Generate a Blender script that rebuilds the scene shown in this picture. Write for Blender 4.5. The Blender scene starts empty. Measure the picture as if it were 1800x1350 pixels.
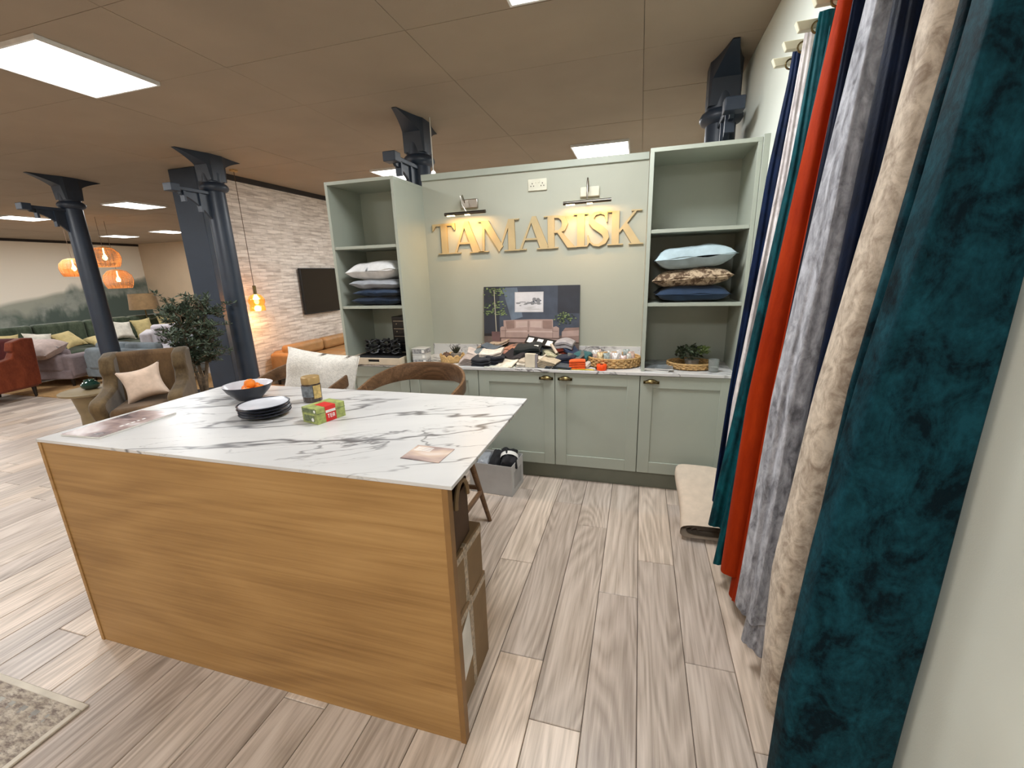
import bpy, bmesh, math, random
from math import sin, cos, pi, radians
from mathutils import Vector, Matrix, noise
random.seed(7)
scn = bpy.context.scene
COL = scn.collection
# ------------------------------------------------------------------ camera, world, exposure
CAM = Vector((0.6533, -3.0337, 1.5863)); FPX = 757.286
RX = Vector((0.96041603, 0.27688357, -0.03060302)); RD = Vector((0.04105861, -0.24935759, -0.96754069)); RF = Vector((-0.27552721, 0.92798507, -0.25085548))
cd = bpy.data.cameras.new('camera'); cam = bpy.data.objects.new('camera', cd); COL.objects.link(cam)
m = Matrix((RX, -RD, -RF)).transposed().to_4x4(); m.translation = CAM; cam.matrix_world = m
cd.sensor_fit = 'HORIZONTAL'; cd.sensor_width = 36.0; cd.lens = FPX * 36.0 / 1800.0; cd.clip_start = 0.02; cd.clip_end = 100
scn.camera = cam
w = bpy.data.worlds.new('world'); scn.world = w; w.use_nodes = True
w.node_tree.nodes['Background'].inputs[0].default_value = (0.55, 0.57, 0.6, 1); w.node_tree.nodes['Background'].inputs[1].default_value = 0.25
vs = scn.view_settings; vs.view_transform = 'Standard'; vs.look = 'None'; vs.gamma = 1.0; vs.use_curve_mapping = False
vs.exposure = 0.0
PANEL_W = 43.0
PANEL_COL = (0.94, 0.975, 1.0)

# ------------------------------------------------------------------ material helpers
def lin(c):
    return tuple(((x/255.0)/12.92 if x/255.0 <= 0.04045 else (((x/255.0)+0.055)/1.055)**2.4) for x in c) + (1.0,)
class NT:
    def __init__(s, name):
        s.m = bpy.data.materials.new(name); s.m.use_nodes = True; s.t = s.m.node_tree
        s.b = s.t.nodes['Principled BSDF']
    def n(s, typ, **kw):
        x = s.t.nodes.new(typ)
        for k, v in kw.items():
            if k in x.inputs: x.inputs[k].default_value = v
            else: setattr(x, k, v)
        return x
    def l(s, a, b): s.t.links.new(a, b)
    def coords(s, scale=(1,1,1), rot=(0,0,0), loc=(0,0,0), kind='Object'):
        c = s.n('ShaderNodeTexCoord'); mp = s.n('ShaderNodeMapping')
        mp.inputs['Scale'].default_value = scale; mp.inputs['Rotation'].default_value = rot; mp.inputs['Location'].default_value = loc
        s.l(c.outputs[kind], mp.inputs['Vector']); return mp.outputs[0]
    def noise(s, vec, scale, detail=3, rough=.55, dist=0):
        x = s.n('ShaderNodeTexNoise'); x.inputs['Scale'].default_value = scale; x.inputs['Detail'].default_value = detail
        x.inputs['Roughness'].default_value = rough; x.inputs['Distortion'].default_value = dist
        if vec is not None: s.l(vec, x.inputs['Vector'])
        return x.outputs['Fac']
    def ramp(s, fac, stops, interp='LINEAR'):
        r = s.n('ShaderNodeValToRGB'); r.color_ramp.interpolation = interp; e = r.color_ramp.elements
        while len(e) < len(stops): e.new(0.5)
        for el, (p, c) in zip(e, stops): el.position = p; el.color = c if len(c) == 4 else lin(c)
        s.l(fac, r.inputs[0]); return r.outputs[0]
    def mix(s, fac, a, b, typ='MIX'):
        x = s.n('ShaderNodeMix'); x.data_type = 'RGBA'; x.blend_type = typ
        for i, v in ((0, fac), (6, a), (7, b)):
            if isinstance(v, (int, float)): x.inputs[i].default_value = v
            elif isinstance(v, tuple): x.inputs[i].default_value = v if len(v) == 4 else lin(v)
            else: s.l(v, x.inputs[i])
        return x.outputs[2]
    def math(s, op, a, b=0.0):
        x = s.n('ShaderNodeMath'); x.operation = op
        for i, v in ((0, a), (1, b)):
            if isinstance(v, (int, float)): x.inputs[i].default_value = v
            else: s.l(v, x.inputs[i])
        return x.outputs[0]
    def bump(s, h, strength=.3, dist=.01):
        x = s.n('ShaderNodeBump'); x.inputs['Strength'].default_value = strength; x.inputs['Distance'].default_value = dist
        s.l(h, x.inputs['Height']); s.l(x.outputs[0], s.b.inputs['Normal'])
    def col(s, v):
        if isinstance(v, tuple): s.b.inputs['Base Color'].default_value = v if len(v) == 4 else lin(v)
        else: s.l(v, s.b.inputs['Base Color'])
    def set(s, rough=.5, metal=0, spec=.5, sheen=0, trans=0, coat=0):
        s.b.inputs['Roughness'].default_value = rough; s.b.inputs['Metallic'].default_value = metal
        s.b.inputs['Specular IOR Level'].default_value = spec; s.b.inputs['Sheen Weight'].default_value = sheen
        s.b.inputs['Transmission Weight'].default_value = trans; s.b.inputs['Coat Weight'].default_value = coat
        return s.m
def plain(name, c, rough=.5, metal=0, spec=.5, var=.06, vs_=8.0, bump=0, bscale=200, sheen=0, coat=0):
    t = NT(name); v = t.coords()
    a = tuple(max(0, x*(1-var)) for x in c); b = tuple(min(255, x*(1+var)) for x in c)
    t.col(t.ramp(t.noise(v, vs_, 3), [(.3, a), (.7, b)]))
    if bump: t.bump(t.noise(v, bscale, 2), bump, .003)
    return t.set(rough, metal, spec, sheen=sheen, coat=coat)
def velvet(name, dark, light, scale=9, stretch=(1, 1, .45), lo=.38, hi=.66, sheen=.25, rough=.6, fine=60):
    t = NT(name); v = t.coords(stretch)
    n1 = t.noise(v, scale, 5, .65, .8); n2 = t.noise(v, fine, 3, .6)
    f = t.math('ADD', t.math('MULTIPLY', n1, .75), t.math('MULTIPLY', n2, .25))
    t.col(t.ramp(f, [(lo, dark), (hi, light)])); t.bump(t.noise(v, fine*3, 2), .25, .003)
    m = t.set(rough, 0, .10, sheen=sheen); t.b.inputs['Sheen Roughness'].default_value = .4
    return m
def wood(name, dark, mid, light, axis='X', scale=1.0, rough=.45, contrast=1.0, across=9.0, dist=1.2):
    t = NT(name); k = {'X': 0, 'Y': 1, 'Z': 2}[axis]
    def sc(al, ac): q = [ac*scale]*3; q[k] = al*scale; return t.coords(tuple(q))
    v = sc(.5, across*.45); fib = t.noise(sc(1.6, across*9), 1.0, 4, .65, .3)
    n1 = t.noise(v, 1.0, 4, .55, dist)
    band = t.math('ABSOLUTE', t.math('SUBTRACT', t.math('FRACT', t.math('MULTIPLY', t.noise(v, .55, 2, .5, .4), 13.0)), .5))
    f = t.math('ADD', t.math('MULTIPLY', n1, .42), t.math('ADD', t.math('MULTIPLY', fib, .46), t.math('MULTIPLY', band, .20)))
    t.col(t.ramp(f, [(.5-.2*contrast, dark), (.5, mid), (.5+.2*contrast, light)]))
    t.bump(fib, .12, .002); return t.set(rough, 0, .4)
def emit(name, c, strength):
    t = NT(name); t.col(c); t.b.inputs['Emission Color'].default_value = lin(c); t.b.inputs['Emission Strength'].default_value = strength
    return t.set(.5)
def glass(name, c, rough=.05, alpha=None):
    t = NT(name); t.col(c); return t.set(rough, 0, .5, trans=1.0)

# ------------------------------------------------------------------ mesh helpers
class MB:
    def __init__(s): s.v = []; s.f = []; s.mi = []; s.k = 0
    def add(s, vs, fs, M=None):
        o = len(s.v); s.v += [(M @ Vector(v)) if M else Vector(v) for v in vs]
        s.f += [[i+o for i in f] for f in fs]; s.mi += [s.k]*len(fs); return s
    def box(s, x0, x1, y0, y1, z0, z1, M=None):
        return s.add([(x0,y0,z0),(x1,y0,z0),(x1,y1,z0),(x0,y1,z0),(x0,y0,z1),(x1,y0,z1),(x1,y1,z1),(x0,y1,z1)],
                     [(0,3,2,1),(4,5,6,7),(0,1,5,4),(1,2,6,5),(2,3,7,6),(3,0,4,7)], M)
    def prism(s, poly, a, b, plane='xz', M=None):
        def P(u, v, d): return {'xz': (u, d, v), 'yz': (d, u, v), 'xy': (u, v, d)}[plane]
        n = len(poly); vs = [P(u, v, a) for u, v in poly] + [P(u, v, b) for u, v in poly]
        fs = [tuple(range(n)), tuple(range(2*n-1, n-1, -1))] + [(i, i+n, (i+1) % n+n, (i+1) % n) for i in range(n)]
        return s.add(vs, fs, M)
    def lathe(s, prof, seg=24, c=(0,0,0), M=None, cap=False, sx=1, sy=1):
        vs = []; fs = []
        for r, z in prof:
            for i in range(seg): a = 2*pi*i/seg; vs.append((c[0]+r*cos(a)*sx, c[1]+r*sin(a)*sy, c[2]+z))
        for j in range(len(prof)-1):
            for i in range(seg):
                k = (i+1) % seg; fs.append((j*seg+i, j*seg+k, (j+1)*seg+k, (j+1)*seg+i))
        if cap:
            fs.append(tuple(range(seg-1, -1, -1))); fs.append(tuple((len(prof)-1)*seg+i for i in range(seg)))
        return s.add(vs, fs, M)
    def tube(s, pts, r, seg=8, M=None, closed=False, sq=None):
        pts = [Vector(p) for p in pts]; n = len(pts); vs = []; fs = []
        rs = r if isinstance(r, (list, tuple)) else [r]*n
        up = None
        for i, p in enumerate(pts):
            if closed: t = pts[(i+1) % n]-pts[i-1]
            else: t = pts[min(i+1, n-1)]-pts[max(i-1, 0)]
            t.normalize()
            if up is None: up = Vector((0,0,1)) if abs(t.z) < .9 else Vector((1,0,0))
            a = t.cross(up).normalized(); b = a.cross(t).normalized(); up = b
            for k in range(seg):
                an = 2*pi*k/seg + (pi/4 if sq else 0); vs.append(p + a*cos(an)*rs[i] + b*sin(an)*rs[i])
        m = n if closed else n-1
        for i in range(m):
            j = (i+1) % n
            for k in range(seg): q = (k+1) % seg; fs.append((i*seg+k, i*seg+q, j*seg+q, j*seg+k))
        if not closed: fs.append(tuple(range(seg-1,-1,-1))); fs.append(tuple((n-1)*seg+k for k in range(seg)))
        return s.add(vs, fs, M)
    def grid(s, nu, nv, fn, M=None, wrapu=False, wrapv=False):
        vs = [fn(i/(nu if wrapu else nu-1), j/(nv if wrapv else nv-1)) for j in range(nv) for i in range(nu)]
        fs = []
        for j in range(nv if wrapv else nv-1):
            for i in range(nu if wrapu else nu-1):
                a, b = (i+1) % nu, (j+1) % nv
                fs.append((j*nu+i, j*nu+a, b*nu+a, b*nu+i))
        return s.add(vs, fs, M)
    def mesh(s, name, mats):
        me = bpy.data.meshes.new(name); me.from_pydata([tuple(v) for v in s.v], [], s.f)
        for x in (mats if isinstance(mats, (list, tuple)) else [mats]): me.materials.append(x)
        if any(s.mi): me.polygons.foreach_set('material_index', s.mi)
        bm = bmesh.new(); bm.from_mesh(me); bmesh.ops.recalc_face_normals(bm, faces=bm.faces); bm.to_mesh(me); bm.free()
        return me
    def build(s, name, mat, parent=None, smooth=False, bevel=0, seg=2, loc=None, rot=None, sub=0, solid=0, norecalc=False):
        me = s.mesh(name, mat); o = bpy.data.objects.new(name, me); COL.objects.link(o)
        if parent: o.parent = parent
        if loc: o.location = loc
        if rot: o.rotation_euler = rot
        if solid: x = o.modifiers.new('solid', 'SOLIDIFY'); x.thickness = solid; x.offset = 0
        if bevel: x = o.modifiers.new('bevel', 'BEVEL'); x.width = bevel; x.segments = seg; x.limit_method = 'ANGLE'; x.angle_limit = radians(40)
        if sub: x = o.modifiers.new('sub', 'SUBSURF'); x.levels = sub; x.render_levels = sub
        if smooth or bevel or sub:
            for p in me.polygons: p.use_smooth = True
            if not sub:
                try: me.set_sharp_from_angle(angle=radians(42))
                except Exception: pass
        return o
def tag(o, label, cat, group=None):
    o['label'] = label; o['category'] = cat
    if group: o['group'] = group
    return o
def struct(o): o['kind'] = 'structure'; return o
def stuff(o): o['kind'] = 'stuff'; return o
def thing(name, label, cat, loc=(0,0,0), rz=0, group=None, rot=None):
    o = bpy.data.objects.new(name, None); COL.objects.link(o); o.location = loc; o.empty_display_size = .1
    o.rotation_euler = rot if rot else (0, 0, rz)
    return tag(o, label, cat, group)
def dup(root, loc=None, rz=None, label=None):
    r = root.copy(); COL.objects.link(r)
    if loc: r.location = loc
    if rz is not None: r.rotation_euler = (0, 0, rz)
    if label: r['label'] = label
    for ch in list(root.children):
        c = ch.copy(); COL.objects.link(c); c.parent = r
        for g in list(ch.children): d = g.copy(); COL.objects.link(d); d.parent = c
    return r
def rbox(x0, x1, y0, y1, z0, z1): return MB().box(x0, x1, y0, y1, z0, z1)
def TR(loc=(0,0,0), rot=(0,0,0)):
    from mathutils import Euler
    return Matrix.Translation(loc) @ Euler(rot).to_matrix().to_4x4()

# ------------------------------------------------------------------ materials
def plank_mat():
    t = NT('washed_oak_planks')
    at = t.n('ShaderNodeAttribute'); at.attribute_name = 'rnd'
    c = t.n('ShaderNodeTexCoord'); off = t.n('ShaderNodeCombineXYZ')
    t.l(t.math('MULTIPLY', at.outputs['Fac'], 37.0), off.inputs[0]); t.l(t.math('MULTIPLY', at.outputs['Fac'], 91.0), off.inputs[1])
    ad = t.n('ShaderNodeVectorMath'); ad.operation = 'ADD'; t.l(c.outputs['Object'], ad.inputs[0]); t.l(off.outputs[0], ad.inputs[1])
    mp = t.n('ShaderNodeMapping'); mp.inputs['Scale'].default_value = (7.5, .85, 1); t.l(ad.outputs[0], mp.inputs[0]); v = mp.outputs[0]
    big = t.noise(v, 1.0, 3, .5, .6)
    rings = t.math('FRACT', t.math('MULTIPLY', t.noise(v, .75, 1, .4, .35), 15.0))
    rings = t.math('ABSOLUTE', t.math('SUBTRACT', rings, .5))
    mp2 = t.n('ShaderNodeMapping'); mp2.inputs['Scale'].default_value = (75, 2.6, 1); t.l(ad.outputs[0], mp2.inputs[0])
    fine = t.noise(mp2.outputs[0], 1.0, 4, .6, .15)
    f = t.math('ADD', t.math('MULTIPLY', big, .46), t.math('ADD', t.math('MULTIPLY', rings, .24), t.math('MULTIPLY', fine, .42)))
    base = t.ramp(f, [(.28, (138, 126, 116)), (.44, (184, 171, 158)), (.58, (216, 203, 191)), (.76, (234, 224, 213))])
    tone = t.ramp(at.outputs['Fac'], [(0, (222, 218, 217)), (.35, (238, 235, 233)), (.7, (255, 251, 247)), (1, (249, 240, 231))])
    t.col(t.mix(1.0, base, tone, 'MULTIPLY')); t.bump(fine, .10, .002)
    return t.set(.34, 0, .5)
M_plank = plank_mat()
def marble_mat(name, scale=1.0, rz=0.0, off=(0,0,0)):
    t = NT(name); q0 = t.coords((1, 1, 1), (0, 0, rz), off); q1 = t.n('ShaderNodeMapping'); q1.inputs['Scale'].default_value = (scale*.55, scale*2.5, scale*1.6); t.l(q0, q1.inputs[0]); v = q1.outputs[0]
    def vein(sc, w, d, seed, det=4):
        mp = t.n('ShaderNodeMapping'); mp.inputs['Location'].default_value = (seed, seed*1.7, seed*.3); t.l(v, mp.inputs[0])
        n = t.noise(mp.outputs[0], sc, det, .52, d)
        a = t.math('ABSOLUTE', t.math('SUBTRACT', n, .5))
        return t.ramp(a, [(0, (1,1,1,1)), (w*.45, (.75,.75,.75,1)), (w, (0,0,0,1))]), mp.outputs[0]
    v1, c1 = vein(1.0, .0125, .25, 1.3, 5); v2, c2 = vein(1.7, .008, .35, 7.1, 5); v3, c3 = vein(3.4, .008, .4, 3.3, 5)
    m1 = t.ramp(t.noise(c2, .8, 2), [(.28, (.05,.05,.05,1)), (.46, (1,1,1,1))]); m2 = t.ramp(t.noise(c1, 1.2, 2), [(.36, (0,0,0,1)), (.48, (1,1,1,1))]); m3 = t.ramp(t.noise(c2, 1.9, 2), [(.45, (0,0,0,1)), (.56, (1,1,1,1))])
    g = t.ramp(t.noise(v, 1.6, 3), [(.3, (200, 199, 198)), (.7, (214, 213, 211))])
    a = t.mix(t.math('MULTIPLY', v1, t.math('MULTIPLY', m1, .95)), g, (88, 86, 88))
    b = t.mix(t.math('MULTIPLY', v2, t.math('MULTIPLY', m2, .85)), a, (104, 102, 104))
    c = t.mix(t.math('MULTIPLY', v3, t.math('MULTIPLY', m3, .5)), b, (130, 128, 128))
    t.col(c); return t.set(.28, 0, .5)
M_marble = marble_mat('white_marble_laminate', 1.0, radians(-24), (.4, .2, 0)); M_marble2 = marble_mat('worktop_marble', 1.3, radians(20), (3, 1, 0))
M_sage = plain('sage_painted_timber', (164, 170, 158), .45, var=.015, vs_=3)
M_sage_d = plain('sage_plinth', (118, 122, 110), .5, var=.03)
M_wallpaint = plain('pale_sage_emulsion', (226, 231, 221), .75, var=.02, vs_=2, bump=.08, bscale=300)
M_sagewall = plain('sage_emulsion', (170, 172, 158), .7, var=.015, vs_=2, bump=.05, bscale=300)
M_beigewall = plain('beige_emulsion', (206, 184, 156), .8, var=.03, vs_=1)
M_tile = plain('ceiling_tile_board', (154, 139, 121), .85, var=.03, vs_=1.5, bump=.2, bscale=160)
M_grid = plain('ceiling_shadow_gap', (120, 108, 94), .9)
M_oak = wood('honey_oak_laminate', (134, 98, 54), (164, 126, 76), (182, 144, 92), 'X', 1.0, .5, 1.0, 7.0, .8)
M_oak_edge = plain('oak_edge_band', (136, 100, 56), .5)
M_walnut = wood('brown_ash_wood', (64, 45, 30), (108, 80, 56), (138, 106, 78), 'X', 1.6, .4, 1.0, 12)
M_navyiron = plain('navy_painted_iron', (40, 50, 64), .42, var=.08, vs_=4)
M_navypaint = plain('navy_painted_plaster', (46, 58, 74), .55, var=.04)
M_black = plain('black_plastic', (16, 16, 18), .4); M_blackm = plain('matt_black', (22, 22, 24), .75)
M_screen = plain('dark_screen', (10, 11, 14), .12, spec=.6)
M_white = plain('white_plastic', (226, 224, 216), .4); M_socket = plain('socket_plastic', (206, 204, 186), .45)
M_gunmetal = plain('gunmetal', (92, 88, 82), .3, 1.0); M_chrome = plain('brushed_nickel', (168, 162, 152), .28, 1.0); M_brass = plain('antique_brass', (112, 98, 66), .32, 1.0)
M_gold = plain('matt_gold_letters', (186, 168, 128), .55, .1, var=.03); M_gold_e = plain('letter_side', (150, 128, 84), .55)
M_trimdark = plain('dark_trim', (40, 36, 36), .6)
M_peg = plain('cream_painted_peg', (206, 202, 176), .5)
def brickpaper():
    t = NT('brick_wallpaper'); c = t.n('ShaderNodeTexCoord'); sp = t.n('ShaderNodeSeparateXYZ'); t.l(c.outputs['Object'], sp.inputs[0])
    cb = t.n('ShaderNodeCombineXYZ'); t.l(sp.outputs[1], cb.inputs[0]); t.l(sp.outputs[2], cb.inputs[1])
    wob = t.noise(cb.outputs[0], 5, 3); cb2 = t.n('ShaderNodeCombineXYZ'); t.l(sp.outputs[1], cb2.inputs[0])
    t.l(t.math('ADD', sp.outputs[2], t.math('MULTIPLY', wob, .03)), cb2.inputs[1])
    b = t.n('ShaderNodeTexBrick'); t.l(cb2.outputs[0], b.inputs['Vector'])
    b.inputs['Scale'].default_value = 1.0; b.inputs['Brick Width'].default_value = .27; b.inputs['Row Height'].default_value = .052
    b.inputs['Mortar Size'].default_value = .006; b.inputs['Mortar Smooth'].default_value = .6; b.inputs['Bias'].default_value = -.2
    b.inputs['Color1'].default_value = lin((232, 224, 216)); b.inputs['Color2'].default_value = lin((206, 195, 185)); b.inputs['Mortar'].default_value = lin((202, 191, 181))
    mp = t.n('ShaderNodeMapping'); mp.inputs['Scale'].default_value = (3, 24, 1); t.l(cb.outputs[0], mp.inputs[0])
    n = t.ramp(t.noise(mp.outputs[0], 1.2, 4, .6), [(.36, (164, 150, 138)), (.54, (255, 252, 248))])
    t.col(t.mix(.55, b.outputs['Color'], n, 'MULTIPLY')); return t.set(.8)
M_brick = brickpaper()
def mural():
    t = NT('misty_forest_mural'); c = t.n('ShaderNodeTexCoord'); sp = t.n('ShaderNodeSeparateXYZ'); t.l(c.outputs['Object'], sp.inputs[0])
    y, z = sp.outputs[1], sp.outputs[2]
    def ridge(base, amp, sc, seed, soft, det=2, stretch=1.0, slope=0.0):
        cb = t.n('ShaderNodeCombineXYZ'); t.l(y, cb.inputs[0]); cb.inputs[1].default_value = seed
        t.l(t.math('MULTIPLY', z, stretch), cb.inputs[2])
        h = t.math('ADD', t.math('MULTIPLY', t.math('SUBTRACT', t.noise(cb.outputs[0], sc, det, .6), .5), amp), t.math('ADD', base, t.math('MULTIPLY', t.math('SUBTRACT', y, 7.0), slope)))
        return t.ramp(t.math('ADD', t.math('MULTIPLY', t.math('SUBTRACT', h, z), soft), .5), [(.3, (0,0,0,1)), (.7, (1,1,1,1))])
    cb = t.n('ShaderNodeCombineXYZ'); t.l(y, cb.inputs[0]); t.l(z, cb.inputs[1])
    sky = t.ramp(t.math('MULTIPLY', z, .33), [(.45, (236, 230, 216)), (.9, (240, 232, 216))])
    a = t.mix(ridge(1.45, 1.0, .35, 3.1, 3, 2, 1.0, .18), sky, (158, 162, 150))
    trees = t.ramp(t.noise(cb.outputs[0], 1.4, 5, .6), [(.4, (92, 106, 98)), (.62, (150, 156, 148))])
    b = t.mix(ridge(1.35, 1.6, .8, 9.0, 1.6, 4, .4, .26), a, trees)
    d = t.mix(ridge(.95, 2.4, 1.5, 5.7, 1.6, 4, .3, .24), b, (78, 92, 86))
    t.col(d); return t.set(.8)
M_mural = mural()

# ------------------------------------------------------------------ room shell
XW = 1.342; ZC = 3.0; XL = -17.1; YB = 9.1; YF = -5.4
floor = struct(rbox(XL-.1, XW+.1, YF-.1, YB+.1, -.12, -.012).build('floor', plain('floor_gap', (70, 62, 56), .8)))
PW = .19; PL = 1.29
starts = {1: -1.854, 2: -1.138, 4: -1.464, -1: -1.005, 0: -1.602, 3: -.838}
planks = []
k0 = int(math.floor((XL-.137)/PW)); k1 = int(math.ceil((XW-.137)/PW))
for k in range(k0, k1):
    x0 = max(XL, .137+PW*k); x1 = min(XW, .137+PW*(k+1))
    if x1-x0 < .01: continue
    s = starts.get(k, random.uniform(0, PL)); s = YF - ((YF - s) % PL) if False else s - PL*math.ceil((s-YF)/PL)
    y = s
    while y < YB:
        a, b = max(y, YF), min(y+PL, YB); y += PL
        if b-a < .02: continue
        planks.append((x0, x1, a, b, random.random()))
def proj(p):
    d = Vector(p)-CAM; z = d.dot(RF)
    if z < .05: return None
    return 900+FPX*d.dot(RX)/z, 675+FPX*d.dot(RD)/z
def score(p):
    best = 0
    for fx in (.1, .5, .9):
        for fy in (.05, .3, .5, .7, .95):
            q = proj((p[0]+(p[1]-p[0])*fx, p[2]+(p[3]-p[2])*fy, 0))
            if q and -20 < q[0] < 1820 and -20 < q[1] < 1370:
                xx = p[0]+(p[1]-p[0])*fx; yy = p[2]+(p[3]-p[2])*fy
                if -1.65 < xx < .1 and -1.98 < yy < -1.3: continue
                d = (Vector((xx, yy, 0))-CAM).length; best = max(best, 1/d)
    return best
planks.sort(key=score, reverse=True)
def plank_geo(mb, p, g=.0012):
    x0, x1, a, b, r = p; c = .0025
    mb.add([(x0+g,a+g,-.014),(x1-g,a+g,-.014),(x1-g,b-g,-.014),(x0+g,b-g,-.014),(x0+g,a+g,-c),(x1-g,a+g,-c),(x1-g,b-g,-c),(x0+g,b-g,-c),
            (x0+g+c,a+g+c,0),(x1-g-c,a+g+c,0),(x1-g-c,b-g-c,0),(x0+g+c,b-g-c,0)],
           [(0,1,5,4),(1,2,6,5),(2,3,7,6),(3,0,4,7),(4,5,9,8),(5,6,10,9),(6,7,11,10),(7,4,8,11),(8,9,10,11)])
def setrnd(o, vals):
    at = o.data.attributes.new('rnd', 'FLOAT', 'POINT'); at.data.foreach_set('value', vals)
for p in planks[:300]:
    mb = MB(); plank_geo(mb, p); o = mb.build('plank', M_plank, floor); setrnd(o, [p[4]]*len(o.data.vertices))
mb = MB(); rv = []
for p in planks[300:]: plank_geo(mb, p); rv += [p[4]]*12
o = mb.build('far_planks', M_plank, floor); setrnd(o, rv); stuff(o)

ceil_ = struct(rbox(XL-.1, XW+.1, YF-.1, YB+.1, ZC+.004, ZC+.1).build('ceiling', M_grid))
TXW, TYW = 1.365, .735
LIGHTS = [(-3.07, -.655, 'square lit ceiling panel at the upper left of the room'), (.25, -.72, 'lit ceiling panel cut off by the top edge of the photo'),
          (.14, 2.84, 'lit ceiling panel just above the sage back panel near the right tower'), (-2.62, 2.95, 'lit ceiling panel peeking out beside the bracketed column above the left tower'),
          (-8.3, 3.2, 'lit ceiling panel between the two tall left columns'), (-14.3, 6.75, 'distant lit ceiling panel left of the middle, above the rattan pendants'),
          (-12.1, 6.6, 'distant lit ceiling panel beside the navy pillar'), (-11.7, 3.3, 'lit ceiling panel behind the leftmost column bracket')]
EXTRA = [(-3.07, -4.1), (.25, -4.1), (-6.2, -4.1), (-6.2, -.655), (-9.3, -.655), (-9.3, -4.1), (-12.5, -.655), (-15.3, 3.0), (-2.72, 6.5), (.14, 6.3)]  # unseen panels kept for their light; the mural-side one placed to brighten that wall
LW, LD = .66, .70
holes = [(x-LW/2, x+LW/2, y-LD/2, y+LD/2) for x, y, *_ in LIGHTS+EXTRA]
tiles = []
i0 = int(math.floor((XL+.75)/TXW)); i1 = int(math.ceil((XW+.75)/TXW)); j0 = int(math.floor((YF+.31)/TYW)); j1 = int(math.ceil((YB+.31)/TYW))
for i in range(i0, i1):
    for j in range(j0, j1):
        x0 = max(XL, -.75+TXW*i); x1 = min(XW, -.75+TXW*(i+1)); y0 = max(YF, -.31+TYW*j); y1 = min(YB, -.31+TYW*(j+1))
        if x1-x0 < .02 or y1-y0 < .02: continue
        vis = 0
        for fx in (.1, .5, .9):
            for fy in (.1, .5, .9):
                q = proj((x0+(x1-x0)*fx, y0+(y1-y0)*fy, ZC))
                if q and -30 < q[0] < 1830 and -30 < q[1] < 470: vis = max(vis, 1/(Vector((x0, y0, ZC))-CAM).length)
        tiles.append((vis, x0, x1, y0, y1))
tiles.sort(reverse=True)
far = MB()
for n, (vis, x0, x1, y0, y1) in enumerate(tiles):
    g = .0016; mb = far if (vis == 0 or n >= 290) else MB()
    mb.box(x0+g, x1-g, y0+g, y1-g, ZC-.004+.002*random.random(), ZC+.006)
    if mb is not far: mb.build('ceiling_tile', M_tile, ceil_)
stuff(far.build('far_ceiling_tiles', M_tile, ceil_))
struct(rbox(XW, XW+.12, YF, YB, 0, ZC+.02).build('wall_right', M_wallpaint))
struct(rbox(XL-.12, XL, YF, YB, 0, ZC+.02).build('wall_left', M_mural))
struct(rbox(XL, XW, YB, YB+.12, 0, ZC+.02).build('wall_back', M_beigewall))
struct(rbox(XL, XW, YF-.12, YF, 0, ZC+.02).build('wall_front', M_beigewall))
part = struct(rbox(-5.2, -4.80, 1.63, YB, 0, ZC).build('wall_partition', M_brick))
struct(rbox(-4.80, -4.775, 1.63, YB, ZC-.075, ZC-.005).build('trim_1', M_trimdark))
struct(rbox(XL, XL+.03, YF, YB, ZC-.08, ZC-.005).build('trim_2', M_trimdark))
struct(rbox(-5.22, -4.775, 1.55, 1.63, 0, ZC-.006).build('wall_pillar', M_navypaint, bevel=.006))
struct(rbox(-1.118, .682, .49, .56, .0, 2.335).build('wall_display', M_sagewall))
struct(rbox(-1.118, .682, .475, .575, 2.335, 2.385).build('trim_3', M_sage, bevel=.004))
struct(rbox(1.306, XW, .03, .06, .0, 2.315).build('trim_4', M_sage, bevel=.003))
struct(rbox(XW-.014, XW, YF, .03, 0, .10).build('baseboard_right', M_wallpaint))

# ------------------------------------------------------------------ ceiling lights
M_diff = emit('lit_diffuser', (255, 252, 246), 7.0); M_lframe = plain('light_frame', (222, 222, 220), .5)
def light_panel(x, y, label, group=None):
    t = thing('ceiling_light', label, 'ceiling light', (x, y, ZC-.03), 0, 'lit ceiling panels')
    a, b = LW/2, LD/2; mb = MB(); f = .014
    mb.box(-a, a, -b, -b+f, 0, .025); mb.box(-a, a, b-f, b, 0, .025); mb.box(-a, -a+f, -b+f, b-f, 0, .025); mb.box(a-f, a, -b+f, b-f, 0, .025)
    mb.build('frame', M_lframe, t); rbox(-a+f, a-f, -b+f, b-f, .006, .02).build('diffuser', M_diff, t)
    L = bpy.data.lights.new('panel_glow', 'AREA'); L.shape = 'RECTANGLE'; L.size = LW-.06; L.size_y = LD-.06; L.energy = PANEL_W; L.color = PANEL_COL
    lo = bpy.data.objects.new('panel_glow', L); COL.objects.link(lo); lo.parent = t; lo.location = (0, 0, -.004)
    return t
for x, y, lab in LIGHTS: light_panel(x, y, lab)
for (x, y), l in zip(EXTRA, ['behind the photographer, left of the island', 'straight behind the photographer', 'behind the photographer, far to the left', 'just left of the view, level with the island', 'left of the view beyond the red armchair', 'at the far rear left corner of the shop', 'left of the view near the mural end', 'added left of the view to brighten the mural wall', 'hidden behind the left shelf tower', 'hidden behind the sage back panel']): light_panel(x, y, 'lit ceiling panel '+l)

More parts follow.
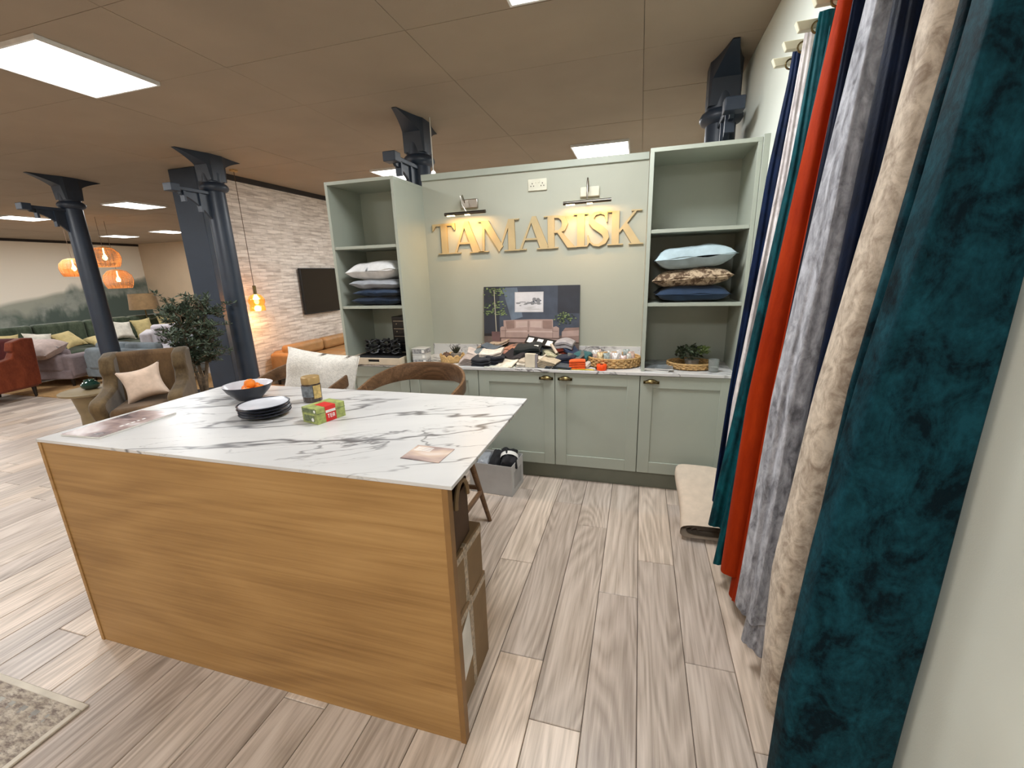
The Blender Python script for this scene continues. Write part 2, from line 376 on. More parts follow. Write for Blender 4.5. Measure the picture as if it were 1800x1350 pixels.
# ------------------------------------------------------------------ cast iron columns
def column(x, y, label, arm=True):
    t = thing('iron_column', label, 'column', (x, y, 0), 0, 'cast iron columns in a row')
    MB().lathe([(.155, 0), (.155, .06), (.135, .09), (.125, .14), (.118, .3), (.105, 2.62), (.103, 2.63)], 28).build('shaft', M_navyiron, t, smooth=True)
    MB().lathe([(.103, 2.60), (.135, 2.615), (.15, 2.64), (.15, 2.66), (.135, 2.685), (.112, 2.70), (.112, 2.80)], 28).build('collar', M_navyiron, t, smooth=True)
    prof = [(.115, 2.70)] + [(.115+.29*(u**2.2), 2.76+.232*(1-(1-u)**2)) for u in [i/8 for i in range(9)]]
    mb = MB(); prof = prof[::1]
    def capf(u, v):      # u: from tip to tip along y under the ceiling, v: across x
        q = 2*u-1; k = abs(q); z = 2.715+.277*min(1, (k*.405/.405))**.42 if k > .26 else 2.715
        y = q*.405; hw = .108*(1-.80*max(0, (k-.22)/.78)**.7)
        return (hw*(2*v-1), y, min(z, 2.992))
    top = lambda u, v: (.108*(1-.80*max(0, (abs(2*u-1)-.22)/.78)**.7)*(2*v-1), (2*u-1)*.405, 2.996)
    n = 41
    def ringf(u, v): 
        w4 = v*4; k = int(w4) % 4; return [capf(u, 0), capf(u, 1), top(u, 1), top(u, 0)][k]
    mb.grid(n, 4, lambda u, v: ringf(u, v), None, False, True)
    mb.build('cap_flange', M_navyiron, t)
    if arm:
        mb = MB(); mb.box(-.035, .035, -.52, -.09, 2.56, 2.60); mb.box(-.06, .06, -.56, -.46, 2.54, 2.62)
        mb.build('bracket_arm', M_navyiron, t, bevel=.006)
        web = [(-.10, 2.56), (-.5, 2.56), (-.46, 2.52)] + [(-.44+.34*u, 2.52-.23*u**1.8) for u in [i/6 for i in range(7)]]
        MB().prism(web, -.014, .014, 'yz').build('bracket_web', M_navyiron, t)
        for yy in (-.40, -.22): MB().box(-.03, .03, yy-.012, yy+.012, 2.45 if yy < -.3 else 2.36, 2.56).build('bracket_rib', M_navyiron, t)
    return t
column(-6.85, 1.37, 'navy iron column standing farthest left, in front of the blue sofa')
column(-4.2, 1.27, 'navy iron column beside the olive tree and brick wallpaper')
column(-1.45, 1.13, 'navy iron column rising behind the sage back panel')
column(1.185, .88, 'navy iron column in the corner behind the right shelf tower')

t = thing('rod_lamp', 'thin rod with a small white globe beside the column behind the back panel', 'lamp', (-1.27, 1.05, -.06))
MB().tube([(0, 0, 3.05), (0, 0, 2.60)], .005, 6).build('rod', M_white, t, smooth=True)
MB().lathe([(.0001, 2.55), (.016, 2.557), (.022, 2.575), (.016, 2.593), (.005, 2.60)], 14).build('globe', emit('white_globe', (255, 255, 250), 4), t, smooth=True)

# ------------------------------------------------------------------ fitted unit
XE = [-1.718, -1.118, -.518, .082, .682, 1.282]
ZB, ZT, ZWK = .1375, .868, .89
def cup_handle(parent, x, z):
    mb = MB(); a, b, c = .044, .024, .026
    mb.grid(16, 8, lambda u, v: (a*cos(pi*u), -b*sin(pi*u)*cos(pi/2*v)-.002, c*sin(pi*u)*sin(pi/2*v)))
    mb.box(-.052, .052, -.004, 0, -.004, .006); mb.box(-.052, -.036, -.004, 0, -.006, .014); mb.box(.036, .052, -.004, 0, -.006, .014)
    return mb.build('cup_handle', M_brass, parent, smooth=True, loc=(x, -.001, z-.008), solid=.002)
labs = ['sage base cabinet at the left end under the wooden tray', 'sage base cabinet behind the empty curved-back chair', 'sage base cabinet above the white box of black gloves',
        'sage base cabinet in the middle below the orange tape measure', 'sage base cabinet at the right end under the potted plant']
for i in range(5):
    t = thing('base_cabinet', labs[i], 'cabinet', (XE[i], 0, 0), 0, 'sage base cabinets')
    mb = MB(); W = .6; mb.box(0.001, .018, .021, .47, ZB, ZT); mb.box(W-.018, W-.001, .021, .47, ZB, ZT); mb.box(.018, W-.018, .021, .47, ZB, ZB+.018); mb.box(.018, W-.018, .452, .47, ZB+.018, ZT); mb.box(.018, W-.018, .021, .1, ZT-.018, ZT)
    mb.build('body', M_sage, t)
    d = MB(); g = .003; s = .085
    d.box(g, s, 0, .02, ZB, ZT-.004); d.box(W-s, W-g, 0, .02, ZB, ZT-.004); d.box(s, W-s, 0, .02, ZB, ZB+s); d.box(s, W-s, 0, .02, ZT-.004-s, ZT-.004)
    do = d.build('door', M_sage, t, bevel=.0015)
    rbox(s-.004, W-s+.004, .009, .017, ZB+s-.004, ZT-s).build('door_panel', M_sage, do)
    cup_handle(do, W-.065 if i in (0, 2) else .075, .825)
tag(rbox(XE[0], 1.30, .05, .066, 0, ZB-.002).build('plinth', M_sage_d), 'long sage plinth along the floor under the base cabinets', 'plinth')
tag(rbox(XE[0]-.004, 1.30, -.014, .488, ZT+.001, ZWK).build('worktop', M_marble2, bevel=.002), 'long white marble worktop over the sage base cabinets', 'worktop')
tag(rbox(-1.116, .68, .476, .489, ZWK, ZWK+.095).build('upstand', M_marble2, bevel=.001), 'white marble upstand strip along the back of the worktop', 'upstand')
ZR, ZS1, ZS2, YT = 2.30, 1.823, 1.358, .03
def tower(x0, x1, label):
    t = thing('shelf_tower', label, 'shelving', (x0, YT, ZWK), 0, 'sage shelf towers')
    W = x1-x0; H = ZR-ZWK; D = .52
    rbox(0, .024, 0, D, .001, H-.024).build('side_panel', M_sage, t, bevel=.001); rbox(W-.024, W, 0, D, .001, H-.024).build('side_panel', M_sage, t, bevel=.001)
    rbox(0, W, 0, D, H-.024, H).build('top_panel', M_sage, t, bevel=.001)
    rbox(.024, W-.024, .42, .43, .001, H-.024).build('back_panel', M_sage, t)
    for z in (ZS1, ZS2): rbox(.024, W-.024, .004, .42, z-ZWK-.022, z-ZWK).build('shelf', M_sage, t, bevel=.001)
    return t
tower(XE[0], XE[1], 'tall open sage shelf tower at the left end of the worktop')
tower(XE[4]+.002, 1.304, 'tall open sage shelf tower at the right end by the hanging fabrics')

# ------------------------------------------------------------------ sign letters
SG = thing('wall_sign', 'raised gold serif lettering reading TAMARISK on the sage back panel', 'sign', (0, .49, 1.752))
H = .243
def strip(mb, pts, wds):   # stroke of varying width
    L = []; R = []
    for i, p in enumerate(pts):
        p = Vector(p); t = (Vector(pts[min(i+1, len(pts)-1)])-Vector(pts[max(i-1, 0)])).normalized(); n = Vector((-t.y, t.x))
        L.append(p+n*wds[i]/2); R.append(p-n*wds[i]/2)
    for i in range(len(pts)-1): mb.append([L[i], L[i+1], R[i+1], R[i]])
def foot(P, x0, x1, z=0, up=True):
    s = 1 if up else -1; m = (x0+x1)/2; P.append([(x0, z), (x1, z), (x1, z+.035*s), (x0, z+.035*s)])
def letter(ch):
    P = []
    if ch == 'T':
        P += [[(.33, 0), (.57, 0), (.57, 1), (.33, 1)], [(0, .93), (.9, .93), (.9, 1), (0, 1)], [(0, .78), (.03, .78), (.14, .93), (0, .93)], [(.87, .78), (.9, .78), (.9, .93), (.76, .93)]]; foot(P, .18, .72); w = .9
    if ch == 'A':
        P += [[(.60, 1.03), (.72, 1.03), (1.14, 0), (.86, 0), (.56, .86)], [(.16, 0), (.24, 0), (.62, .95), (.60, 1.03)], [(.32, .30), (.82, .30), (.80, .36), (.34, .36)]]; foot(P, 0, .4); foot(P, .74, 1.27); w = 1.27
    if ch == 'M':
        P += [[(.14, 0), (.21, 0), (.26, 1), (.19, 1)], [(.10, 1), (.38, 1), (.86, .16), (.72, 0)], [(.70, 0), (.74, 0), (1.16, 1), (1.06, 1)], [(1.04, 0), (1.28, 0), (1.26, 1), (1.05, 1)]]
        foot(P, 0, .36); foot(P, .90, 1.42); foot(P, .02, .3, 1, False); foot(P, 1.06, 1.42, 1, False); w = 1.42
    if ch == 'R':
        P += [[(.14, 0), (.38, 0), (.38, 1), (.14, 1)]]; foot(P, 0, .52); foot(P, 0, .3, 1, False)
        pts = [(.36, .965), (.55, .955), (.70, .89), (.765, .74), (.70, .59), (.55, .515), (.36, .5)]; strip(P, pts, [.07, .08, .17, .22, .17, .08, .06])
        P += [[(.46, .52), (.62, .52), (1.10, .04), (.86, .0)], [(.84, 0), (1.2, 0), (1.2, .035), (.86, .035)]]; w = 1.2
    if ch == 'I':
        P += [[(.11, 0), (.35, 0), (.35, 1), (.11, 1)]]; foot(P, 0, .46); foot(P, 0, .46, 1, False); w = .46
    if ch == 'S':
        pts = [(.60, .80), (.55, .92), (.42, .985), (.26, .96), (.15, .86), (.15, .73), (.25, .62), (.42, .51), (.56, .39), (.60, .25), (.54, .11), (.38, .02), (.22, .04), (.10, .14), (.05, .28)]
        strip(P, pts, [.03, .045, .06, .09, .14, .18, .21, .22, .21, .18, .13, .08, .06, .045, .03])
        P += [[(.60, .70), (.635, .70), (.635, 1.0), (.56, .93)], [(.02, .34), (.055, .34), (.1, .12), (.03, .0)]]; w = .7
    if ch == 'K':
        P += [[(.14, 0), (.38, 0), (.38, 1), (.14, 1)], [(.36, .42), (.40, .36), (.95, .98), (.86, .98)], [(.46, .52), (.62, .66), (1.10, .02), (.82, .0)]]; foot(P, 0, .52); foot(P, .02, .3, 1, False); foot(P, .70, 1.17); foot(P, .76, 1.10, 1, False); w = 1.17
    return P, w
for ch, x0, wd in (('T', -1.045, .205), ('A', -.895, .305), ('M', -.640, .352), ('A', -.332, .318), ('R', -.088, .262), ('I', .147, .108), ('S', .245, .172), ('K', .402, .262)):
    P, w0 = letter(ch); mb = MB(); sx = wd/w0
    for n, poly in enumerate(P):
        q = [(p[0]*sx, p[1]*H) for p in poly]; mb.prism(q, -.016-.0002*n, -.0015)
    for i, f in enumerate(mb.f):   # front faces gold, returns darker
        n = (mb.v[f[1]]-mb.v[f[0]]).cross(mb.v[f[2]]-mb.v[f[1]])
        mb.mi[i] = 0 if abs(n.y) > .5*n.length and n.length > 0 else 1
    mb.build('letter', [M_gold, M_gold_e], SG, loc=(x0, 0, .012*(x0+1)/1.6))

# ------------------------------------------------------------------ picture lights, socket
M_warmled = emit('warm_led', (255, 226, 160), 8)
def picture_light(x, z, label, kind):
    t = thing('picture_light', label, 'wall light', (x, .49, z), 0, 'picture lights over the sign')
    rbox(-.072, .072, -.022, 0, .055, .125).build('mount_plate', M_chrome if kind == 0 else M_socket, t, bevel=.006)
    if kind == 0: path = [(-.04, -.02, .10), (-.045, -.05, .15), (-.045, -.085, .14), (-.03, -.10, .07), (0, -.10, .02)]
    else: path = [(-.01, -.02, .09), (-.01, -.035, .16), (-.01, -.06, .175), (-.01, -.085, .15), (-.01, -.10, .02)]
    MB().tube(path, .006, 8).build('swan_arm', M_chrome, t, smooth=True)
    MB().tube([(-.185, -.10, .008), (.165, -.10, .012)], .013, 12).build('lamp_tube', M_gunmetal, t, smooth=True)
    for xa, xb in ((-.165, -.10), (-.01, .03)): rbox(xa, xb, -.108, -.09, -.008, .0).build('led_strip', M_warmled, t)
    L = bpy.data.lights.new('led_glow', 'AREA'); L.shape = 'RECTANGLE'; L.size = .30; L.size_y = .016; L.energy = 2.4; L.color = (1.0, .54, .18)
    lo = bpy.data.objects.new('led_glow', L); COL.objects.link(lo); lo.parent = t; lo.location = (-.01, -.100, -.012); lo.rotation_euler = (radians(6), 0, 0)
picture_light(-.70, 2.045, 'nickel picture light over the first letters of the sign', 0)
picture_light(.265, 2.062, 'nickel picture light with a cream mount over the last letters of the sign', 1)
t = thing('double_socket', 'cream double wall socket above the sign', 'socket', (-.136, .49, 2.19))
rbox(-.075, .075, -.012, 0, 0, .085).build('plate', M_socket, t, bevel=.004)
for sx in (-.04, .04):
    for dx, dz in ((0, .052), (-.011, .034), (.011, .034)): rbox(sx+dx-.003, sx+dx+.003, -.0128, -.011, dz-.004, dz+.004).build('pin_hole', M_blackm, t)
for sx in (-.012, .012): rbox(sx-.006, sx+.006, -.015, -.011, .055, .072).build('rocker_switch', M_socket, t, bevel=.001)

# ------------------------------------------------------------------ poster
M_p = {k: plain('print_'+k, c, .55, var=v) for k, c, v in [('slate', (62, 70, 84), .12), ('slatelight', (96, 110, 126), .12), ('slatedark', (40, 44, 54), .1), ('sofa', (168, 144, 136), .06), ('sofadark', (112, 90, 84), .08), ('cushion', (136, 112, 104), .1), ('floor', (98, 84, 78), .15), ('leaf', (110, 128, 82), .25), ('leafdark', (44, 58, 44), .2), ('trunk', (170, 166, 148), .05), ('canvas', (206, 206, 210), .06), ('canvasgrey', (120, 122, 126), .15), ('pot', (104, 78, 78), .1), ('dark', (30, 24, 24), .1), ('frame', (190, 190, 192), .03), ('sofalight', (190, 168, 160), .05), ('haze', (112, 124, 138), .1)]}
PO = thing('sofa_poster', 'board print of a pink sofa in a slate blue room, leaning behind the fabric samples', 'poster', (-.610, .415, .892), 0, None, (radians(-6), 0, 0))
PWD, PH = .81, .585
rbox(0, PWD, 0, .006, 0, PH).build('board', M_p['slate'], PO)
PN = ['slate', 'slatelight', 'slatedark', 'sofa', 'sofadark', 'cushion', 'floor', 'leaf', 'leafdark', 'trunk', 'canvas', 'canvasgrey', 'pot', 'dark', 'frame', 'sofalight', 'haze']
pr = MB(); lay = [0]
def pp(mat, pts):
    lay[0] += 1; y = -.0004-.00002*lay[0]; pr.k = PN.index(mat)
    pr.add([(u*PWD, y, max(.001, PH-v*PH*.95)) for u, v in pts], [tuple(range(len(pts)-1, -1, -1))])
def rect(mat, u0, v0, u1, v1): pp(mat, [(u0, v0), (u1, v0), (u1, v1), (u0, v1)])
def blob(mat, u, v, a, b, n=10):
    pp(mat, [(u+a*cos(2*pi*i/n)*random.uniform(.8, 1.1), v+b*sin(2*pi*i/n)*random.uniform(.8, 1.1)) for i in range(n)])
# u across, v down (0..1 of the visible board)
pp('slatelight', [(.20, .02), (.36, .02), (.42, .45), (.30, .5)]); rect('slatedark', 0, 0, .17, .72); rect('slatedark', .78, .0, 1, .4)
rect('floor', 0, .72, 1, 1); rect('dark', 0, .70, .2, .74)
rect('frame', .335, .085, .635, .38); rect('canvas', .342, .095, .628, .368)
for i in range(26): blob('canvasgrey', random.uniform(.36, .61), .255+.012*random.gauss(0, 1), random.uniform(.01, .03), .006)
for i in range(14): blob('slate', random.uniform(.50, .61), random.uniform(.20, .25), .010, random.uniform(.006, .016), 7)
for i in range(4): blob('canvasgrey', random.uniform(.52, .6), random.uniform(.19, .25), .022, .028)
for i in range(5): blob('frame', random.uniform(.38, .58), random.uniform(.28, .35), .05, .008)
for i in range(150):
    a = random.uniform(0, 1); u = .125+random.uniform(-1, 1)*(.10 if a < .5 else .12); v = random.choice([random.uniform(.02, .14), random.uniform(.22, .36), random.uniform(.36, .42)])
    blob(random.choice(['leaf', 'leaf', 'leafdark']), u, v, .013, .009, 6)
pp('trunk', [(.11, .05), (.118, .05), (.142, .68), (.132, .68)])
for i in range(80): blob(random.choice(['leaf', 'leaf', 'leafdark', 'leafdark']), .85+random.gauss(0, .05), .46+random.gauss(0, .04), .011, .009, 6)
pp('pot', [(.085, .67), (.175, .67), (.178, .83), (.09, .83)])
rect('sofadark', .19, .76, .80, .79); rect('dark', .20, .83, .215, .87); rect('dark', .76, .83, .775, .87)
pp('sofa', [(.215, .50), (.50, .485), (.735, .485), (.74, .70), (.22, .70)]); rect('sofadark', .481, .50, .485, .68)
pp('sofa', [(.18, .61), (.20, .59), (.235, .60), (.235, .76), (.18, .76)]); pp('sofa', [(.735, .60), (.77, .585), (.80, .61), (.80, .76), (.735, .76)])
pp('sofa', [(.185, .66), (.48, .655), (.48, .755), (.18, .755)]); pp('sofa', [(.488, .655), (.795, .66), (.80, .755), (.488, .755)])
rect('sofadark', .19, .655, .79, .66); rect('sofa', .19, .775, .795, .83); pp('cushion', [(.24, .51), (.335, .50), (.335, .62), (.25, .63)]); pp('cushion', [(.63, .50), (.725, .50), (.73, .63), (.635, .62)])
pp('sofalight', [(.25, .655), (.47, .652), (.475, .675), (.24, .678)]); pp('sofalight', [(.495, .652), (.73, .655), (.745, .678), (.492, .675)]); pp('sofalight', [(.35, .515), (.47, .51), (.47, .60), (.35, .61)]); pp('sofalight', [(.50, .51), (.62, .51), (.62, .61), (.50, .60)]); rect('sofadark', .18, .755, .80, .765); rect('sofadark', .234, .60, .238, .755); rect('sofadark', .734, .60, .738, .755)
pp('cushion', [(.86, .61), (1, .60), (1, .82), (.83, .80), (.825, .68)]); pp('sofa', [(.83, .66), (1, .64), (1, .72), (.83, .74)])
pr.build('printed_picture', [M_p[k] for k in PN], PO)

# ------------------------------------------------------------------ soft goods helpers
def pillow(mb, w, d, h, M=None, pinch=.10, n=18, seed=0, sag=0.0, rough=.0, p=.55):
    for s in (1, -1):
        def fn(a, b):
            u = 2*a-1; v = 2*b-1
            x = u*w/2*(1-pinch*(1-v*v)); y = v*d/2*(1-pinch*(1-u*u))
            t = max(0, (1-u**4))**p*max(0, (1-v**4))**p
            z = s*h/2*t + sag*(u*u+v*v)*-.5 + rough*noise.noise(Vector((u*2+seed, v*2, s*.7)))*(1 if True else t)
            return (x, y, z)
        mb.grid(n, n, fn, M)
    return mb
def weld(o, d=.0008):
    bm = bmesh.new(); bm.from_mesh(o.data); bmesh.ops.remove_doubles(bm, verts=bm.verts, dist=d); bmesh.ops.recalc_face_normals(bm, faces=bm.faces); bm.to_mesh(o.data); bm.free()
    for p in o.data.polygons: p.use_smooth = True
def cushion(name, w, d, h, mat, loc, rot, label, cat='cushion', group=None, parent=None, **kw):
    mb = pillow(MB(), w, d, h, None, **kw); o = mb.build(name, mat, parent, smooth=True, loc=loc, rot=rot); weld(o)
    if label: tag(o, label, cat, group)
    return o
def linen(name, c, rough=.85, v=.06, b=.3): return plain(name, c, rough, spec=.2, var=v, vs_=14, bump=b, bscale=400, sheen=.1)
M_lin = {'white': linen('white_linen', (214, 214, 214)), 'grey': linen('grey_linen', (150, 154, 160)), 'navy': linen('navy_linen', (40, 56, 78)), 'ink': linen('ink_linen', (26, 38, 56)), 'ice': linen('ice_blue_linen', (160, 178, 184))}
M_pat = velvet('brown_patterned_cloth', (88, 70, 54), (178, 158, 132), 22, (1, 1, 1), .45, .55, .1)
zs = ZS2+.002
xl = (XE[0]+XE[1])/2
cushion('cushion', .44, .36, .075, M_lin['ink'], (xl+.03, .215, zs+.036), (0, 0, .05), 'dark ink blue cushion at the bottom of the left shelf stack', seed=1, rough=.008, group='cushions in the left shelf tower')
cushion('cushion', .43, .36, .07, M_lin['navy'], (xl+.04, .215, zs+.100), (0, 0, -.04), 'navy cushion second from the bottom of the left shelf stack', seed=2, rough=.008, group='cushions in the left shelf tower')
cushion('cushion', .44, .36, .085, M_lin['grey'], (xl+.03, .215, zs+.168), (0, .02, .03), 'grey cushion under the white one on the left shelf', seed=3, rough=.012, group='cushions in the left shelf tower')
cushion('cushion', .46, .37, .15, M_lin['white'], (xl+.02, .215, zs+.272), (0, -.03, -.03), 'plump white cushion on top of the left shelf stack', seed=4, rough=.014, group='cushions in the left shelf tower')
xr = (XE[4]+1.304)/2
cushion('cushion', .47, .36, .11, M_lin['navy'], (xr-.01, .215, zs+.052), (0, 0, .03), 'dark navy cushion at the bottom of the right shelf stack', seed=5, rough=.01, group='cushions in the right shelf tower')
cushion('cushion', .50, .37, .12, M_pat, (xr-.01, .205, zs+.155), (0, -.05, -.03), 'brown patterned cushion in the middle of the right shelf stack', seed=6, rough=.014, group='cushions in the right shelf tower')
cushion('cushion', .50, .38, .15, M_lin['ice'], (xr-.01, .205, zs+.285), (0, -.06, .02), 'ice blue cushion on top of the right shelf stack', seed=8, rough=.014, group='cushions in the right shelf tower')

# ------------------------------------------------------------------ island
XI0, XI1, YI0, YI1, ZI = -1.6766, .1535, -2.0028, -1.0947, .9914
IS = thing('kitchen_island', 'oak-fronted island table with a thin white marble top', 'island', (XI0, YI0, 0), .0024)
IW, ID = XI1-XI0, YI1-YI0
rbox(0, IW, 0, ID, ZI-.013, ZI).build('worktop', M_marble, IS, bevel=.0015)
rbox(.022, IW-.034, .004, .026, 0, ZI-.0135).build('front_panel', M_oak, IS, bevel=.001)
rbox(.004, .022, .0, ID-.03, 0, ZI-.0135).build('side_panel', M_oak, IS, bevel=.001)
rbox(IW-.034, IW-.014, .0, .030, 0, ZI-.0135).build('corner_post', M_oak_edge, IS, bevel=.001)
rbox(.022, IW-.58, .50, .52, 0, ZI-.0135).build('divider_panel', M_oak, IS)
rbox(IW-.60, IW-.58, .026, .50, 0, ZI-.0135).build('end_panel', M_oak, IS)
M_card = plain('brown_cardboard', (146, 120, 88), .8, var=.06, vs_=6); M_card_d = plain('dark_brown_card', (84, 62, 44), .8); M_tape = plain('printed_packing_tape', (172, 156, 134), .4, var=.25, vs_=70); M_paper = plain('white_paper', (228, 226, 220), .7)
def carton(loc, sx, sy, sz, label, rz=0):
    t = thing('cardboard_carton', label, 'box', loc, rz, 'cartons under the island')
    rbox(0, sx, 0, sy, 0, sz).build('body', M_card, t, bevel=.003)
    rbox(sx, sx+.001, sy*.46, sy*.55, .0, sz).build('tape', M_tape, t)
    rbox(-.001+.0, sx+.001, sy*.46, sy*.55, sz, sz+.0008).build('tape', M_tape, t)
    rbox(sx, sx+.0015, .0, sy, sz-.036, sz-.010).build('tape', M_tape, t)
    return t
c1 = carton((-.36, -1.94, .001), .45, .33, .40, 'lower brown cardboard carton under the open end of the island', .01)
MB().prism([(.02, .10), (.15, .16), (.14, .37), (.0, .30)], .4515, .4525, 'yz').build('shipping_label', M_paper, c1)
c2 = carton((-.37, -1.935, .403), .45, .32, .23, 'upper brown cardboard carton stacked under the open end of the island', -.015)
bg = thing('carry_bag', 'dark brown card bag on top of the cartons under the island', 'bag', (-.20, -1.80, .634), .05)
mb = MB(); mb.box(-.12, .27, -.11, -.106, 0, .20); mb.box(-.12, .27, .096, .10, 0, .23); mb.box(-.12, -.116, -.106, .096, 0, .2); mb.box(.266, .27, -.106, .096, 0, .2); mb.box(-.12, .27, -.11, .10, 0, .004)
mb.build('body', M_card_d, bg)
MB().tube([(.28, .02+.06*cos(a), .17+.08*sin(a)) for a in [pi*i/10 for i in range(11)]], .008, 6).build('handle', M_card, bg, smooth=True)

# items on the island
M_dkglaze = plain('dark_blue_grey_glaze', (36, 40, 52), .3); M_inner = plain('pale_glaze', (206, 208, 216), .25)
b = thing('fruit_bowl', 'dark bowl with a pale inside holding oranges', 'bowl', (-1.275, -1.345, ZI))
MB().lathe([(.0, .001), (.055, .001), (.066, .012), (.098, .045), (.114, .075), (.116, .078)], 40).build('outer_shell', M_dkglaze, b, smooth=True)
MB().lathe([(.116, .078), (.111, .076), (.093, .045), (.054, .016), (.0, .011)], 40).build('inner_glaze', M_inner, b, smooth=True)
M_orange = plain('orange_peel', (238, 128, 20), .45, var=.08, bump=.3, bscale=300)
for n, (dx, dy, dz, lab) in enumerate([(-.03, .02, .045, 'small orange on the left in the fruit bowl'), (.02, -.03, .043, 'small orange at the front in the fruit bowl'), (.045, .03, .045, 'small orange on the right in the fruit bowl'), (.0, .045, .05, 'small orange at the back of the fruit bowl'), (.005, .01, .077, 'small orange lying on top of the others in the bowl')]):
    o = thing('orange', lab, 'orange', (-1.275+dx, -1.345+dy, ZI+dz), 0, 'oranges in the bowl')
    MB().lathe([(.0001, -.025), (.014, -.023), (.024, -.013), (.0275, 0), (.024, .014), (.013, .023), (.003, .024), (.0001, .023)], 18).build('flesh', M_orange, o, smooth=True)
    MB().lathe([(.0001, .027), (.003, .0265), (.0035, .0235)], 8).build('stem_dimple', M_p['leaf'], o)
for k, lab in enumerate(['bottom plate of the dark stack on the island', 'second plate from the bottom of the dark stack', 'third plate of the dark stack on the island', 'top plate of the stack, pale inside with a dark rim']):
    t = thing('plate', lab, 'plate', (-.955+.003*(k % 2), -1.56-.002*k, ZI+.001+.0135*k), 0, 'stacked plates on the island')
    MB().lathe([(0, .0), (.068, .0), (.08, .006), (.105, .016), (.108, .0195), (.105, .0208), (.099, .0180)], 44).build('underside', M_dkglaze, t, smooth=True)
    MB().lathe([(.099, .0180), (.078, .009), (.0, .008)], 44).build('face', M_inner if True else M_dkglaze, t, smooth=True)
M_jarglass = plain('coffee_jar_glass', (60, 46, 38), .15, coat=.6); M_jarlid = plain('gold_jar_lid', (176, 146, 96), .4, .3); M_jarlab = plain('jar_label', (112, 118, 124), .5, var=.2, vs_=60); M_jarlab2 = plain('jar_label_gold', (186, 160, 100), .5, var=.15, vs_=80)
t = thing('coffee_jar', 'square-shouldered coffee jar with a gold lid behind the tea box', 'jar', (-.90, -1.32, ZI), .35)
def sqp(r, z): return (r, z)
MB().lathe([(0, 0), (.043, 0), (.046, .006), (.046, .085), (.043, .093)], 10, cap=False).build('glass_body', M_jarglass, t, bevel=.003)
MB().lathe([(.0442, .093), (.0442, .124), (.041, .128), (0, .128)], 10).build('lid', M_jarlid, t, bevel=.002)
MB().grid(9, 2, lambda u, v: (.0468*cos(-2.6+1.5*u), .0468*sin(-2.6+1.5*u), .03+.056*v)).build('label', M_jarlab, t, smooth=True)
MB().grid(7, 2, lambda u, v: (.0468*cos(-1.05+.9*u), .0468*sin(-1.05+.9*u), .02+.066*v)).build('gold_label', M_jarlab2, t, smooth=True)
M_teag = plain('tea_box_green', (150, 160, 92), .5, var=.18, vs_=40); M_tead = plain('tea_box_print', (92, 104, 74), .5, var=.3, vs_=70); M_teared = plain('tea_box_red', (206, 40, 34), .45, var=.04); M_whitep = plain('white_print', (236, 236, 232), .5, var=.02)
t = thing('tea_box', 'green carton of tea bags with a red band', 'box', (-.648, -1.545, ZI), radians(-14))
rbox(-.05, .05, -.07, .07, 0, .068).build('carton', M_teag, t, bevel=.0015)
mb = MB(); mb.box(-.02, .0507, -.03, .022, .001, .0687); mb.build('red_band', M_teared, t)
mb = MB(); mb.box(-.038, .03, -.0707, -.069, .008, .036); mb.build('printed_panel', M_tead, t)
mb = MB(); mb.box(-.045, .045, -.0707, -.069, .048, .064); mb.build('printed_lid_panel', M_tead, t)
rbox(.049, .0512, -.028, .02, .040, .051).build('white_name_strip', M_whitep, t)
def bar(y0, y1, z0, z1): rbox(.049, .0512, y0, y1, z0, z1).build('lettering', M_whitep, t)
bar(-.021, -.011, .030, .033); bar(-.0175, -.0145, .016, .030)
bar(-.008, -.005, .016, .033)
for z in (.016, .023, .030): bar(-.005, .001, z, z+.003)
bar(.004, .007, .016, .030); bar(.011, .014, .016, .030); bar(.005, .013, .030, .033); bar(.007, .011, .022, .0245)
rbox(-.0506, .0512, -.0706, .0706, .0445, .046).build('lid_seam', M_tead, t)
MB().tube([(.018, -.0702, .018), (.018, -.0712, .018)], .008, 14).build('round_seal', M_whitep, t); MB().tube([(.035, -.0702, .056), (.035, -.0712, .056)], .006, 14).build('round_seal', M_whitep, t)
def magmat(name, seed, cols):
    q = NT(name); v = q.coords((3, 5, 1), (0, 0, .5), (seed, seed, 0)); q.col(q.ramp(q.noise(v, 1.6, 3, .6, .4), cols)); return q.set(.22, 0, .5)
M_mag = magmat('brochure_cover', 2, [(.32, (92, 80, 84)), (.44, (158, 134, 130)), (.54, (196, 178, 174)), (.66, (224, 216, 216))]); M_leaf = magmat('leaflet_print', 5, [(.35, (110, 96, 98)), (.48, (178, 156, 150)), (.6, (212, 188, 170)), (.72, (230, 222, 220))])
t = thing('brochure', 'glossy brochure with a brown cover at the left edge of the island', 'magazine', (-1.512, -1.79, ZI), radians(3))
rbox(-.105, .105, -.16, .16, .0005, .007).build('pages', M_paper, t); rbox(-.106, .106, -.161, .161, .007, .0078).build('cover', M_mag, t)
for i, (u, wd) in enumerate(((-.045, .014), (-.02, .012), (.002, .015), (.026, .010), (.048, .013))): rbox(.045, .055, u, u+wd, .0078, .0081).build('title_mark', M_whitep, t)
t = thing('leaflet', 'small printed leaflet near the right front corner of the island', 'leaflet', (-.022, -1.80, ZI), radians(-3))
rbox(-.073, .073, -.058, .058, .0005, .0025).build('sheet', M_leaf, t)
for i in range(6): rbox(-.062+.0, .0, .012+.006*i, .0145+.006*i, .0025, .0028).build('print_line', M_whitep, t)

